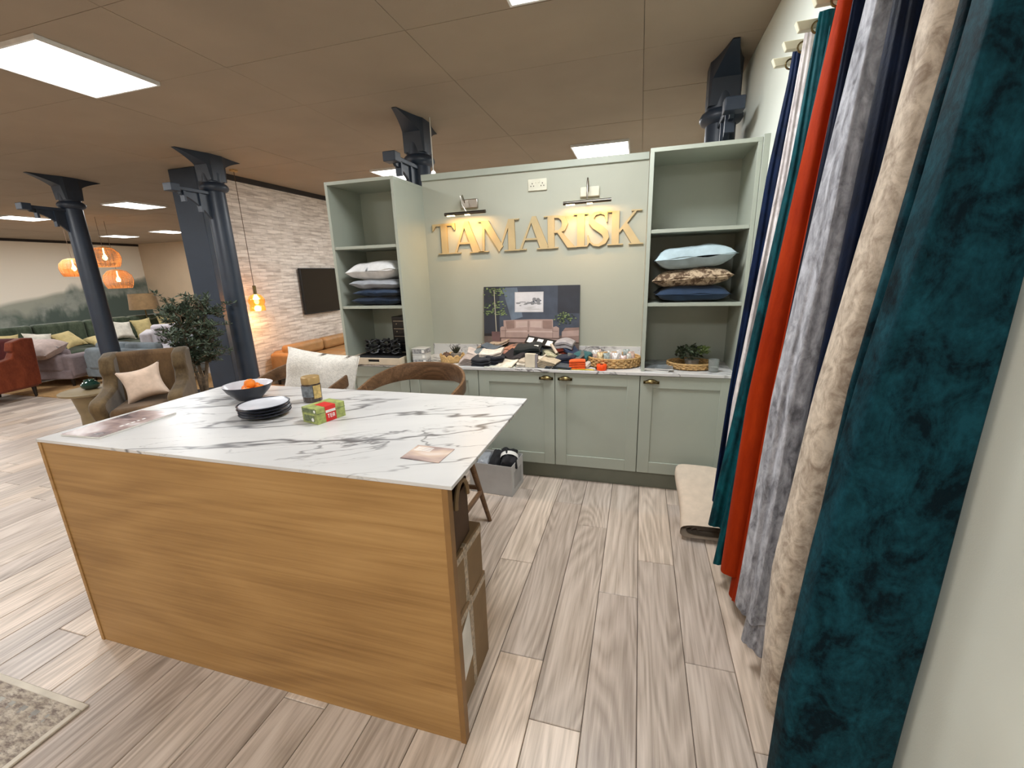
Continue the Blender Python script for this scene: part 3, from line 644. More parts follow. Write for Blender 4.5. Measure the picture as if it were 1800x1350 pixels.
# ------------------------------------------------------------------ counter chairs
def counter_chair(loc, rz, label):
    t = thing('counter_chair', label, 'chair', loc, rz, 'curved-back wooden chairs at the island')
    R = .30
    def band(u, v):       # u along the curve, v around section
        a = -2.05+4.10*u; k = abs(2*u-1); px = R*sin(a)*1.02; py = .05+R*cos(a)
        if abs(a) > pi/2: px = math.copysign(R*1.02, a)*(1-.05*(abs(a)-pi/2)); py = .05-R*(abs(a)-pi/2)*1.25
        top = 1.035-.15*max(0, k-.25)**1.3; hh = .125-.075*k**1.5; th = .018
        n = Vector((px, py-.05, 0)).normalized()
        an = 2*pi*v; cx = math.copysign(abs(cos(an))**.5, cos(an)); cz = math.copysign(abs(sin(an))**.5, sin(an))
        return (px+n.x*cx*th*.6, py+n.y*cx*th*.6, top-hh/2+cz*hh/2)
    o = MB().grid(44, 12, band, None, False, True).build('back_band', M_walnut, t, smooth=True)
    MB().grid(20, 20, lambda u, v: ((u*2-1)*.24, (v*2-1)*.22-.02, .66+.03*(1-(u*2-1)**4)*(1-(v*2-1)**4))).build('seat_pad', M_seat, t, smooth=True)
    rbox(-.24, .24, -.24, .20, .625, .66).build('seat_frame', M_walnut, t, bevel=.012)
    for sx in (-1, 1):
        MB().tube([(sx*.24, .20, .63), (sx*.27, .20, .45), (sx*.385, .215, .0)], [.022, .021, .014], 10).build('leg', M_walnut, t, smooth=True)
        MB().tube([(sx*.25, .02, .62), (sx*.30, .0, .94)], [.018, .014], 10).build('back_post', M_walnut, t, smooth=True)
        MB().tube([(sx*.24, -.20, .63), (sx*.34, -.24, .0)], [.022, .014], 10).build('leg', M_walnut, t, smooth=True)
        MB().tube([(sx*.25, -.19, .62), (sx*.30, -.22, .90)], [.018, .013], 10).build('arm_post', M_walnut, t, smooth=True)
        rbox(sx*.335-.012, sx*.335+.012, -.22, .20, .20, .225).build('side_rail', M_walnut, t, bevel=.004)
    rbox(-.325, .325, .197, .221, .225, .25).build('rear_rail', M_walnut, t, bevel=.004)
    return t
M_seat = plain('dark_seat_leather', (48, 40, 36), .5)
chB = counter_chair((-.62, -.87, 0), 0, 'empty wooden chair with a curved back behind the island')
chA = dup(chB, (-1.45, -.82, 0), radians(2), 'wooden curved-back chair holding the white boucle cushion')
M_boucle = plain('white_boucle', (226, 222, 214), .95, spec=.1, var=.05, vs_=60, bump=1.0, bscale=120, sheen=.2)
cushion('scatter_cushion', .52, .48, .19, M_boucle, (-1.37, -.72, .885), (radians(80), radians(7), radians(6)), 'fluffy white boucle cushion propped on the left chair', seed=12, rough=.02, pinch=.06)

# ------------------------------------------------------------------ floor things near the unit
M_boxw = plain('white_card', (196, 196, 196), .7, var=.03); M_glove = plain('black_knit', (20, 20, 24), .8, var=.2)
t = thing('storage_carton', 'open white cardboard box of black gloves on the floor by the cabinets', 'box', (-.51, -.30, 0.001), radians(-4))
mb = MB(); mb.box(0, .335, 0, .003, 0, .235); mb.box(0, .335, .247, .25, 0, .235); mb.box(0, .003, .003, .247, 0, .235); mb.box(.332, .335, .003, .247, 0, .235); mb.box(0, .335, 0, .25, 0, .003); mb.build('body', M_boxw, t)
mb = MB(); mb.box(.3352, .3358, .05, .21, .04, .17); mb.build('printed_mark', plain('carton_print', (168, 168, 168), .7), t); 
cushion('glove_bundle', .13, .20, .09, M_glove, (-.235, -.175, .235), (.3, .2, .3), 'black glove bundle with a white band on top of the white box', 'gloves', seed=3, rough=.02, group='gloves in the white box')
tag(MB().grid(20, 3, lambda u, v: (.068*cos(2*pi*u), -.02+.04*v, .052*sin(2*pi*u)), None, True).build('paper_band', M_paper, None, smooth=True, loc=(-.235, -.17, .238), rot=(.3, .2, .3)), 'white paper band around the black glove bundle', 'band')
cushion('glove_bundle', .10, .19, .08, M_glove, (-.335, -.175, .215), (.5, -.1, -.2), 'black glove bundle in the middle of the white box', 'gloves', seed=5, rough=.02, group='gloves in the white box')
cushion('wrapped_pack', .10, .17, .06, plain('grey_plastic_wrap', (150, 154, 160), .3), (-.435, -.175, .205), (.2, 0, .1), 'grey wrapped pack at the left end of the white box', 'pack', seed=7, rough=.012)
# folded upholstery bolt
M_cream = plain('cream_upholstery_cloth', (206, 190, 172), .9, spec=.15, var=.03, vs_=20, bump=.4, bscale=350)
t = thing('fabric_bolt', 'folded cream cloth bolt lying on the floor, propped against the cabinets', 'fabric bolt', (1.095, -.56, .006), 0, None, (radians(19), 0, 0))
def bolt(u, v):
    a = 2*pi*u; c, q = cos(a), sin(a); f = 1-.5*max(0, (v-.86)/.14)**3
    return (.15*math.copysign(abs(c)**.5, c)*(f*.25+.75)+.008*sin(5*v), .54*v, .06+.058*math.copysign(abs(q)**.6, q)*f+.004*sin(9*v+c*2))
MB().grid(40, 22, bolt, None, True).build('outer_fold', M_cream, t, smooth=True)
MB().grid(40, 5, lambda u, v: (.11*cos(2*pi*u)*(1-v), .538+.012*sin(pi*v/2), .06+.028*sin(2*pi*u)*(1-v)), None, True).build('far_end_fold', M_cream, t, smooth=True)
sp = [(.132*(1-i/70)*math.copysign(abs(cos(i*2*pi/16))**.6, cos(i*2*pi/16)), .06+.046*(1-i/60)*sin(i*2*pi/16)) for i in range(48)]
mb = MB(); mb.grid(len(sp), 2, lambda u, v: (sp[int(round(u*(len(sp)-1)))][0], .006+.1*v, sp[int(round(u*(len(sp)-1)))][1])); mb.build('inner_fold', plain('cream_cloth_darker', (120, 108, 96), .9), t, smooth=True)  # inner fold coloured darker than the outer cloth
# distressed rug
rug = NT('distressed_rug'); v = rug.coords((6, 6, 1)); v2 = rug.coords((9, 22, 1), (0, 0, .5))
rug.col(rug.mix(rug.ramp(rug.noise(v2, 2.5, 5, .7), [(.42, (0,0,0,1)), (.62, (1,1,1,1))]), rug.ramp(rug.noise(v, 3, 4), [(.35, (178, 166, 150)), (.65, (206, 196, 182))]), (128, 117, 110))); rug.bump(rug.noise(v, 90, 2), .6, .004); M_rug = rug.set(.95, 0, .1)
t = thing('area_rug', 'distressed beige and grey rug at the lower left corner', 'rug', (0, 0, 0))
rbox(-3.3, -1.365, -4.3, -2.268, .0008, .009).build('pile', M_rug, t)
mb = MB(); mb.box(-3.32, -1.34, -2.268, -2.244, .0008, .010); mb.box(-1.365, -1.341, -4.3, -2.268, .0008, .010); mb.build('bound_edge', plain('rug_edge', (206, 198, 184), .9), t, bevel=.003)
mb = MB()
for i in range(26):
    x = -3.2+i*.07; r = random.random()
    mb.box(x, x+.022*(.4+r), -2.322-.008*r, -2.312, .009, .0094); mb.box(x+.01, x+.02, -2.34, -2.33, .009, .0094)
stuff(mb.build('blue_border_pattern', plain('rug_blue', (158, 156, 150), .95, var=.2), t))
# tan jute rug in the lounge
tag(rbox(-9.1, -5.5, .95, 2.65, .0008, .012).build('jute_rug', plain('tan_jute', (178, 140, 92), .95, var=.1, vs_=30, bump=.5)), 'tan rug under the lounge sofas', 'rug')

# ------------------------------------------------------------------ hanging fabrics on pegs
def fall(name, y0, zt, zb, xs, ay, mat, parent, folds=(5, .012), xb=1.325, seed=0, flat=.8, ytop=None, hem=.015, ylean=0.0, nz=40, nu=96, topw=.25):
    # xs: list of (z, xfront); cross-section is a closed, softly folded loop between the wall and xfront
    xs = sorted(xs, reverse=True)
    def xf(z):
        if z >= xs[0][0]: return xs[0][1]
        for (z1, x1), (z0, x0) in zip(xs, xs[1:]):
            if z >= z0: return x0+(x1-x0)*(z-z0)/(z1-z0)
        return xs[-1][1]
    def fn(u, v):
        a = 2*pi*u; z = zt+(zb-zt)*v; g = topw+(1-topw)*min(1, v*2.6)**.8
        x1 = xf(z); xc = (x1+xb)/2; ax = (xb-x1)/2
        c, s = cos(a), sin(a); c2 = math.copysign(abs(c)**flat, c); s2 = math.copysign(abs(s)**flat, s)
        fo = folds[1]*(.35+.65*v)*(sin(folds[0]*a+seed+1.6*sin(v*2.2+seed))+.5*sin((2*folds[0]+1)*a+seed*2+v))
        nn = .010*noise.noise(Vector((u*5+seed*3, v*4, seed)))
        return (min(xb+.004, xc-c*(fo*.5)-ax*c2), y0+ylean*v+ay*g*s2+(fo+nn)*g*(1 if s >= 0 else -1)*min(1, abs(s)*2.5) + (0 if ytop is None else ytop*(1-min(1, v*3))), z+hem*sin(a*2+seed)*v**8)
    return MB().grid(nu, nz, fn, None, True).build(name, mat, parent, smooth=True)
V = {'navy': velvet('navy_velvet', (4, 14, 34), (14, 34, 70), 10, sheen=.0), 'silver': velvet('pale_silver_cloth', (168, 160, 160), (224, 218, 216), 22, (1, 1, .4)), 'teal': velvet('teal_velvet', (0, 36, 44), (8, 80, 88), 14, sheen=.0),
     'orange': velvet('burnt_orange_velvet', (126, 28, 0), (166, 52, 6), 6, (1, 1, .3), .3, .75, .0, .75), 'navy2': velvet('ink_velvet', (3, 8, 22), (10, 24, 50), 9, sheen=.0), 'grey': velvet('crushed_grey_velvet', (104, 104, 110), (190, 192, 200), 24, (1, 1, .45), .36, .64, .15),
     'beige': velvet('crushed_beige_velvet', (150, 134, 118), (208, 194, 176), 22, (1, 1, .8), .38, .60, .12), 'deepteal': velvet('crushed_deep_teal_velvet', (0, 20, 28), (18, 66, 78), 12, (1, 1, .7), .40, .64, .0, .7, 90)}
def peg(y, label):
    t = thing('wall_peg', label, 'peg', (XW, y, 2.475), 0, 'wall pegs for the hanging fabrics')
    MB().prism([(0, -.017), (-.135, -.017), (-.15, .017), (0, .017)], -.014, .014, 'xz').build('dowel', M_peg, t, bevel=.003)
    rbox(-.008, 0, -.03, .03, -.03, .03).build('back_plate', M_peg, t, bevel=.002)
pegs = [(-.50, 'navy fabric hanging'), (-.66, 'pale silver fabric hanging'), (-.82, 'teal fabric hanging'), (-1.0, 'orange fabric hanging'), (-1.17, 'ink blue fabric hanging'), (-1.33, 'grey velvet hanging'), (-1.51, 'second ink blue fabric hanging'), (-1.69, 'beige velvet hanging'), (-1.90, 'big deep teal hanging')]
for y, l in pegs: peg(y, 'cream wall peg holding the '+l)
def drape(label, mk, parts, y):
    t = thing('hanging_fabric', label, 'fabric', (0, 0, 0), 0, 'fabric lengths hanging from wall pegs')
    for k, p in enumerate(parts): fall('front_fall' if k == 0 else 'back_fall', mat=V[mk], parent=t, **p)
    MB().tube([(1.262+.02*cos(a), y-.017, 2.452+.02*sin(a)) for a in [2*pi*i/14 for i in range(14)]], .004, 6, None, True).build('eyelet', M_brass, t, smooth=True)
X0 = lambda *p: list(p)
drape('navy velvet length hanging at the far end nearest the cabinets', 'navy', [dict(y0=-.56, zt=2.50, zb=.26, xs=[(2.5, 1.262), (2.38, 1.255), (2.0, 1.212), (.9, 1.142), (.25, 1.112)], ay=.05, seed=1)], -.52)
drape('narrow pale silver length between the navy and the teal fabrics', 'silver', [dict(y0=-.70, zt=2.50, zb=.5, xs=[(2.5, 1.262), (1.98, 1.226), (.9, 1.14), (.5, 1.13)], ay=.06, seed=2)], -.68)
drape('bright teal velvet length with a darker layer below, next to the orange one', 'teal', [dict(y0=-.85, zt=2.50, zb=.28, xs=[(2.5, 1.262), (1.95, 1.228), (.97, 1.13), (.27, 1.055)], ay=.07, seed=3), dict(y0=-.93, zt=2.42, zb=.12, xs=[(2.4, 1.28), (.9, 1.16), (.1, 1.075)], ay=.05, seed=3.5)], -.84)
drape('burnt orange velvet length', 'orange', [dict(y0=-1.06, zt=2.52, zb=.19, xs=[(2.5, 1.262), (1.92, 1.206), (1.03, 1.118), (.16, 1.078)], ay=.085, seed=4, folds=(3, .008)), dict(y0=-1.13, zt=2.4, zb=.09, xs=[(2.4, 1.28), (.9, 1.17), (.1, 1.12)], ay=.05, seed=4.5)], -1.02)
drape('ink blue velvet length between the orange and the grey fabrics', 'navy2', [dict(y0=-1.24, zt=2.52, zb=.3, xs=[(2.4, 1.242), (1.88, 1.212), (1.0, 1.165), (.3, 1.15)], ay=.05, seed=5)], -1.19)
drape('shimmering grey crushed velvet length with a dark grey lining at the hem', 'grey', [dict(y0=-1.38, zt=2.52, zb=.25, xs=[(2.4, 1.242), (1.86, 1.190), (1.12, 1.128), (.4, 1.098), (.24, 1.09)], ay=.085, seed=6, folds=(6, .013)), dict(y0=-1.40, zt=2.3, zb=.10, xs=[(2.3, 1.27), (.9, 1.18), (.1, 1.12)], ay=.045, seed=6.5)], -1.35)
drape('second ink blue velvet length between the grey and the beige fabrics', 'navy2', [dict(y0=-1.555, zt=2.52, zb=.3, xs=[(2.3, 1.232), (1.82, 1.209), (1.18, 1.18), (.3, 1.17)], ay=.06, seed=7)], -1.53)
drape('beige crushed velvet length rolled into a thick fall', 'beige', [dict(y0=-1.72, zt=2.52, zb=.17, xs=[(2.2, 1.226), (1.79, 1.196), (1.22, 1.130), (.66, 1.09), (.14, 1.104)], ay=.085, seed=8, folds=(2, .008)), dict(y0=-1.81, zt=2.5, zb=.16, xs=[(2.3, 1.275), (1.2, 1.185), (.16, 1.16)], ay=.03, seed=8.5)], -1.70)
drape('wide deep teal crushed velvet length nearest the camera', 'deepteal', [dict(y0=-1.955, zt=2.52, zb=.03, xs=[(2.2, 1.21), (2.0, 1.196), (1.74, 1.174), (1.3, 1.126), (.9, 1.096), (.47, 1.074), (.05, 1.076)], ay=.05, seed=9, folds=(3, .006), flat=.42, topw=.7, xb=1.330), dict(y0=-1.878, zt=2.5, zb=.93, xs=[(2.2, 1.215), (2.0, 1.205), (1.74, 1.182), (1.3, 1.138), (.9, 1.12)], ay=.022, seed=9.6, folds=(4, .004), flat=.6, topw=.7)], -1.93)

# ------------------------------------------------------------------ things on the long worktop
ZK = ZWK+.001
# left tower cubby: tray, black organiser, black cable coils
M_tray = plain('limed_wood', (206, 190, 166), .6, var=.04)
t = thing('serving_tray', 'limed wooden tray with a slot handle under the left tower', 'tray', (-1.41, .11, ZK), radians(2))
mb = MB(); W, D = .235, .15; mb.box(-W, W, -D, D, 0, .008); mb.box(-W, W, D-.01, D, .008, .055); mb.box(-W, -W+.01, -D, D-.01, .008, .055); mb.box(W-.01, W, -D, D-.01, .008, .055)
mb.box(-W+.01, -.05, -D, -D+.01, .008, .055); mb.box(.05, W-.01, -D, -D+.01, .008, .055); mb.box(-.05, .05, -D, -D+.01, .008, .022); mb.box(-.05, .05, -D, -D+.01, .042, .055)
mb.build('body', M_tray, t, bevel=.002)
rbox(-W+.012, W-.012, -D+.012, D-.012, .009, .048).build('liner', M_blackm, t)
t = thing('drawer_organiser', 'black desk organiser with small drawers in the left tower', 'organiser', (-1.27, .33, ZK+.06), 0)
rbox(-.105, .105, -.09, .09, 0, .30).build('case', M_black, t, bevel=.003)
for z in (.02, .085, .15, .215):
    for x0, x1 in ((-.097, .025), (.032, .098)):
        d = rbox(x0, x1, -.096, -.09, z, z+.055).build('drawer', M_black, t, bevel=.002); rbox(x0+.01, x1-.01, -.098, -.0955, z+.046, z+.050).build('edge_strip', M_chrome, d)
        MB().tube([((x0+x1)/2-.02, -.095, z+.025), ((x0+x1)/2-.02, -.104, z+.025)], .005, 8).build('knob', M_chrome, d)
for n, (dx, dy, r, lab) in enumerate([(-1.50, .12, .055, 'black cable coil at the left of the wooden tray'), (-1.41, .16, .062, 'tangled black cable coil in the middle of the wooden tray'), (-1.30, .12, .05, 'black cable coil at the right of the wooden tray')]):
    pts = [((r+.012*sin(7*a))*cos(a), (r*.8+.012*cos(5*a))*sin(a), .012+.022*a/6+.012*sin(3.3*a)) for a in [i*.35 for i in range(90)]]
    tag(MB().tube(pts, .008, 6).build('cable_coil', M_black, None, smooth=True, loc=(dx, dy, ZK+.05)), lab, 'cable', 'cable coils on the tray')
# clear boxes
M_clear = plain('milky_clear_plastic', (196, 196, 192), .2); M_pack = plain('patterned_pack', (140, 140, 140), .5, var=.35, vs_=90)
for k, lab in enumerate(['lower small clear-lidded box beside the left tower', 'middle small clear-lidded box beside the left tower', 'upper small clear-lidded box with grey contents beside the left tower']):
    t = thing('swatch_box', lab, 'box', (-1.035, .09, ZK+.042*k), radians(6-4*k), 'small boxes beside the left tower')
    rbox(-.058, .058, -.05, .05, 0, .034).build('box_body', M_pack if k != 1 else M_clear, t, bevel=.002); rbox(-.06, .06, -.052, .052, .034, .041).build('lid', M_clear, t, bevel=.002); rbox(.03, .05, -.0525, -.05, .006, .03).build('label', M_paper, t)
# scalloped basket with succulent
M_rattan = plain('golden_rattan', (196, 160, 104), .6, var=.15, vs_=80, bump=.5, bscale=250)
t = thing('scalloped_basket', 'golden scalloped-edge basket on the worktop', 'basket', (-.80, .17, ZK))
def scal(u, v):
    a = 2*pi*u; h = .045+.020*abs(sin(5.5*a)); return (.105*cos(a)*(.92+.08*v), .085*sin(a)*(.92+.08*v), .002+h*v)
MB().grid(110, 5, scal, None, True).build('rim', M_rattan, t, smooth=True, solid=.004)
MB().lathe([(0, .002), (.096, .002), (.096, .006), (0, .006)], 36, sx=1, sy=.81).build('base', M_rattan, t)
M_pot = plain('grey_stone_pot', (140, 134, 124), .8, var=.1); M_succ = plain('dark_aloe', (48, 52, 38), .5, var=.2)
t = thing('succulent_pot', 'small grey pot of dark spiky succulent in the scalloped basket', 'potted plant', (-.775, .19, ZK+.008))
MB().lathe([(0, 0), (.034, 0), (.045, .03), (.046, .062), (.040, .064), (.036, .056), (0, .056)], 8).build('pot', M_pot, t, bevel=.002)
for i in range(14):
    a = i*2.4; tl = .2+.5*(i/14); r = .075
    MB().tube([(0, 0, .055), (cos(a)*r*.35*tl*1.6, sin(a)*r*.35*tl*1.6, .085), (cos(a)*r*tl, sin(a)*r*tl, .125-.02*tl)], [.007, .006, .0008], 6).build('leaf', M_succ, t, smooth=True)
t = thing('brown_ball_ornament', 'dark brown round ornament in the scalloped basket', 'ornament', (-.845, .155, ZK+.008))
MB().lathe([(.0001, 0), (.02, .004), (.034, .02), (.038, .036), (.033, .054), (.018, .068), (.0001, .07)], 20).build('ball', plain('brown_seed', (84, 58, 40), .6, var=.2, vs_=40), t, smooth=True); MB().lathe([(.006, .069), (.004, .077), (0, .077)], 8).build('stalk', M_card_d, t)
t = thing('ceramic_pot', 'whitish textured pot beside the succulent', 'pot', (-.66, .30, ZK))
MB().lathe([(0, 0), (.045, 0), (.055, .02), (.056, .085), (.051, .092), (.047, .086), (.046, .03), (0, .03)], 24).build('pot', plain('white_stoneware', (196, 194, 190), .6, var=.08, vs_=40, bump=.5), t, smooth=True)
t = thing('antler_ornament', 'brown horned ornament beside the whitish pot', 'ornament', (-.545, .33, ZK))
MB().lathe([(.0001, 0), (.03, .005), (.036, .03), (.026, .055), (.0001, .062)], 14).build('head', plain('horn_brown', (140, 108, 86), .6, var=.15), t, smooth=True)
for s in (-1, 1): MB().tube([(s*.015, 0, .045), (s*.04, -.005, .085), (s*.06, 0, .13)], [.009, .007, .001], 8).build('horn', plain('dark_horn', (70, 58, 50), .5), t, smooth=True)
# fabric swatches
def cloth(c, rough=.85, v=.08): return plain('swatch_cloth', c, rough, spec=.2, var=v, vs_=30, bump=.3, bscale=350, sheen=.1)
SWG = 'fabric samples heaped on the worktop'
def swatch(x, y, z, w, d, h, rz, tx, ty, c, label, layers=1, v=.08, fan=.0, curl=.0):
    t = thing('fabric_sample', label, 'fabric sample', (x, y, z), 0, SWG, (radians(tx), radians(ty), radians(rz)))
    m = cloth(c, v=v)
    for k in range(layers):
        hh = h/layers; r = random.Random(int(abs(x)*1000)+k)
        def fn(a, b, k=k, s=1):
            return None
        mb = MB()
        for s in (0, 1):
            mb.grid(9, 7, lambda a, b: ((a-.5)*w+fan*k, (b-.5)*d-fan*.4*k, hh*k+hh*.96*s*(1-.35*abs(2*b-1)**6)*(1-.35*abs(2*a-1)**6)+curl*(2*a-1)**2*.5+curl*.35*sin(a*7+k)))
        n = 63
        ring = [i for i in range(9)]+[9*j+8 for j in range(1, 7)]+[54+i for i in range(7, -1, -1)]+[9*j for j in range(5, 0, -1)]
        mb.f += [[ring[i], ring[(i+1) % len(ring)], ring[(i+1) % len(ring)]+n, ring[i]+n] for i in range(len(ring))]; mb.mi += [0]*len(ring)
        mb.build('fold' if layers > 1 else 'folded_cloth', m, t, smooth=True)
    return t
_sw = swatch
def swatch(x, y, z, w, d, h, rz, tx, ty, c, label, layers=1, v=.08, fan=.0, curl=.0):
    r = random.Random(label); f = 0 if h < .01 else 1
    return _sw(x, y, z+.004*f, w, d, h*(1.12 if f else 1), rz+r.uniform(-12, 12)*f, tx+r.uniform(-2, 9)*f, ty+r.uniform(-7, 7)*f, c, label, layers, v, fan+r.uniform(0, .006)*f, curl+r.uniform(-.006, .014)*f)
swatch(-.63, .10, ZK, .15, .14, .06, 18, 0, 6, (168, 156, 150), 'fanned silver taupe swatch bundle next to the scalloped basket', 5, fan=.008)
swatch(-.50, .09, ZK, .15, .15, .055, -8, 0, 0, (44, 46, 52), 'charcoal swatch stack in front at the left of the heap', 3)
swatch(-.565, .24, ZK+.0, .16, .13, .085, 10, 0, 0, (112, 124, 130), 'slate blue folded swatch behind the charcoal stack', 2)
swatch(-.42, .12, ZK, .14, .14, .06, 4, 0, 0, (30, 32, 40), 'near-black swatch stack under the cream satin one', 3)
swatch(-.45, .15, ZK+.062, .18, .13, .032, 14, 4, -4, (222, 210, 198), 'cream satin swatch folded on top of the dark stacks', 2, curl=.006)
swatch(-.55, .36, ZK+.0, .18, .12, .105, -4, 0, 0, (150, 134, 118), 'taupe folded swatch at the back left of the heap', 3)
swatch(-.40, .345, ZK+.0, .16, .12, .085, 6, 0, 0, (56, 66, 56), 'dark green folded swatch at the back of the heap', 3)
swatch(-.315, .32, ZK+.086, .15, .13, .022, -14, 8, -5, (164, 116, 92), 'rust patterned swatch lying on the dark green one', 1, v=.2)
swatch(-.32, .235, ZK, .15, .10, .075, 4, 0, 0, (172, 122, 104), 'salmon pink folded swatch in the middle of the heap', 2)
swatch(-.35, .055, ZK, .24, .12, .004, 5, 0, 0, (206, 208, 196), 'thin pale green sample sheet at the front edge of the worktop', 1)
swatch(-.30, .09, ZK+.016, .17, .15, .012, -14, 22, 0, (222, 212, 192), 'cream floral swatch tilted at the front of the heap', 1, v=.14)
swatch(-.185, .27, ZK, .20, .20, .12, 5, 0, 0, (30, 36, 36), 'black-green swatch pile draped in the middle of the heap', 4, curl=.01)
swatch(-.155, .12, ZK, .10, .12, .045, 10, 0, 0, (190, 178, 160), 'oatmeal swatch behind the upright cream sample book', 2)
swatch(.0, .10, ZK, .13, .15, .06, -12, 0, 5, (186, 172, 148), 'beige striped swatch stack right of the upright sample book', 5, fan=.004)
swatch(-.015, .24, ZK, .12, .12, .085, 8, 0, 0, (78, 80, 66), 'olive patterned swatch in the middle right of the heap', 3, v=.25, curl=.008)
swatch(.105, .31, ZK, .13, .13, .115, 3, 0, 0, (116, 48, 34), 'rust red swatch block at the back right of the heap', 3)
swatch(.105, .305, ZK+.117, .14, .14, .05, 3, 0, 0, (160, 156, 158), 'silver grey swatch folded over the rust red block', 2, curl=-.012)
swatch(.14, .17, ZK, .17, .15, .065, -10, 0, 0, (34, 40, 56), 'dark navy swatch stack at the right of the heap', 3, curl=.006)
swatch(.10, .055, ZK, .19, .10, .022, -4, 0, 0, (72, 78, 84), 'dark slate swatches lying flat at the front right', 3)
swatch(.255, .20, ZK, .12, .13, .085, -14, 0, 0, (52, 96, 100), 'teal swatch folded next to the wicker tray', 2)
swatch(.285, .125, ZK, .09, .09, .03, -20, 6, 0, (196, 190, 180), 'pale crumpled swatch under the teal one', 1, curl=.01)
swatch(.24, .05, ZK, .115, .075, .058, -3, 0, 0, (226, 92, 40), 'orange folded swatch bundle at the front edge', 4, curl=-.004)
swatch(-.60, .20, ZK+.062, .14, .11, .02, 26, 10, 8, (196, 186, 180), 'crumpled pale grey swatch on top of the silver taupe bundle', 2, curl=.014)
swatch(-.50, .28, ZK+.088, .15, .10, .024, -12, 6, 6, (88, 98, 108), 'blue grey swatch lying over the slate blue one', 2, curl=.010)
swatch(-.46, .38, ZK+.106, .16, .09, .022, 8, 0, -4, (176, 158, 138), 'sandy swatch on the back left pile', 2, curl=.008)
swatch(-.235, .36, ZK, .17, .10, .11, 2, 0, 0, (120, 96, 84), 'mushroom brown folded swatch in front of the poster', 3)
swatch(-.25, .175, ZK+.02, .15, .13, .05, -20, 8, 10, (48, 44, 46), 'dark aubergine swatch slipping down the middle of the heap', 3, curl=.014)
swatch(-.02, .32, ZK+.05, .16, .11, .05, 12, 12, -8, (36, 42, 46), 'black folded swatch under the sample card', 3, curl=.012)
swatch(.045, .165, ZK+.055, .15, .09, .02, 34, 8, 12, (168, 166, 140), 'pale sage patterned swatch slung across the heap', 1, v=.25, curl=.02)
swatch(.185, .255, ZK+.066, .14, .11, .024, -24, 4, 8, (44, 54, 76), 'denim blue swatch on the navy stack', 2, curl=.012)
swatch(.215, .145, ZK+.055, .12, .09, .018, 16, 8, -10, (92, 96, 92), 'mid grey swatch draped in front of the teal one', 2, curl=.014)
swatch(-.19, .095, ZK, .10, .11, .022, 24, 0, 0, (206, 198, 184), 'ivory swatch tucked between the floral one and the sample book', 2, curl=.006)
swatch(-.06, .165, ZK+.03, .13, .08, .03, -8, 6, -6, (214, 204, 186), 'ivory curled swatch right behind the sample book', 2, curl=.016)
# upright sample book
t = thing('sample_book', 'cream sample book standing upright at the front of the heap', 'sample book', (-.105, .045, ZK), radians(-10))
rbox(-.045, .035, -.014, .014, 0, .105).build('cover', plain('cream_book_cloth', (214, 202, 180), .7), t, bevel=.003); rbox(.035, .052, -.012, .012, .002, .102).build('grey_spine', plain('grey_book_spine', (140, 134, 136), .7), t, bevel=.002)
# black sample card with white squares
t = thing('sample_card', 'black sample card with white squares lying on the heap', 'sample card', (-.06, .33, ZK+.145), 0, None, (radians(30), radians(8), radians(-6)))
rbox(-.16, .16, -.045, .045, -.003, 0).build('card', M_black, t)
for i in range(4): rbox(-.145+.08*i, -.098+.08*i, -.035, .025, 0, .0008).build('white_square', M_whitep, t)
t = thing('paper_tag', 'curled white paper tag on the black-green swatch', 'tag', (-.10, .20, ZK+.125), 0)
MB().grid(14, 2, lambda u, v: (-.018+.036*v, .02*cos(2.6*u-.3), .028*sin(2.6*u)-.012)).build('tag', M_paper, t, smooth=True, solid=.001)
t = thing('fabric_roll', 'thin cream roll leaning on the heap', 'fabric roll', (.035, .21, ZK+.09), 0)
MB().tube([(-.02, -.0, .06), (.03, -.03, -.005)], .011, 14).build('roll', M_cream, t, smooth=True); MB().tube([(-.0205, 0, .0608), (-.0215, .0006, .062)], .005, 10).build('core', M_card, t)
tag(MB().grid(18, 2, lambda u, v: (.26*u-.13, -.012+.024*v, .001+.003*abs(sin(6*u)))).build('measuring_tape', plain('yellow_tape', (214, 196, 40), .5), None, smooth=True, loc=(.235, .012, ZK), solid=.0008), 'yellow measuring tape strip under the orange swatch bundle', 'tape')
t = thing('tape_case', 'bright orange tape measure case at the front of the worktop', 'tape measure', (.415, .03, ZK))
MB().lathe([(0, 0), (.034, 0), (.036, .004), (.036, .036), (.033, .04), (0, .04)], 24).build('case', plain('orange_plastic', (244, 78, 16), .35), t, smooth=True); MB().lathe([(.012, .04), (.012, .043), (0, .043)], 14).build('button', M_black, t); rbox(-.042, -.03, -.012, .012, .006, .02).build('tape_end', M_black, t)
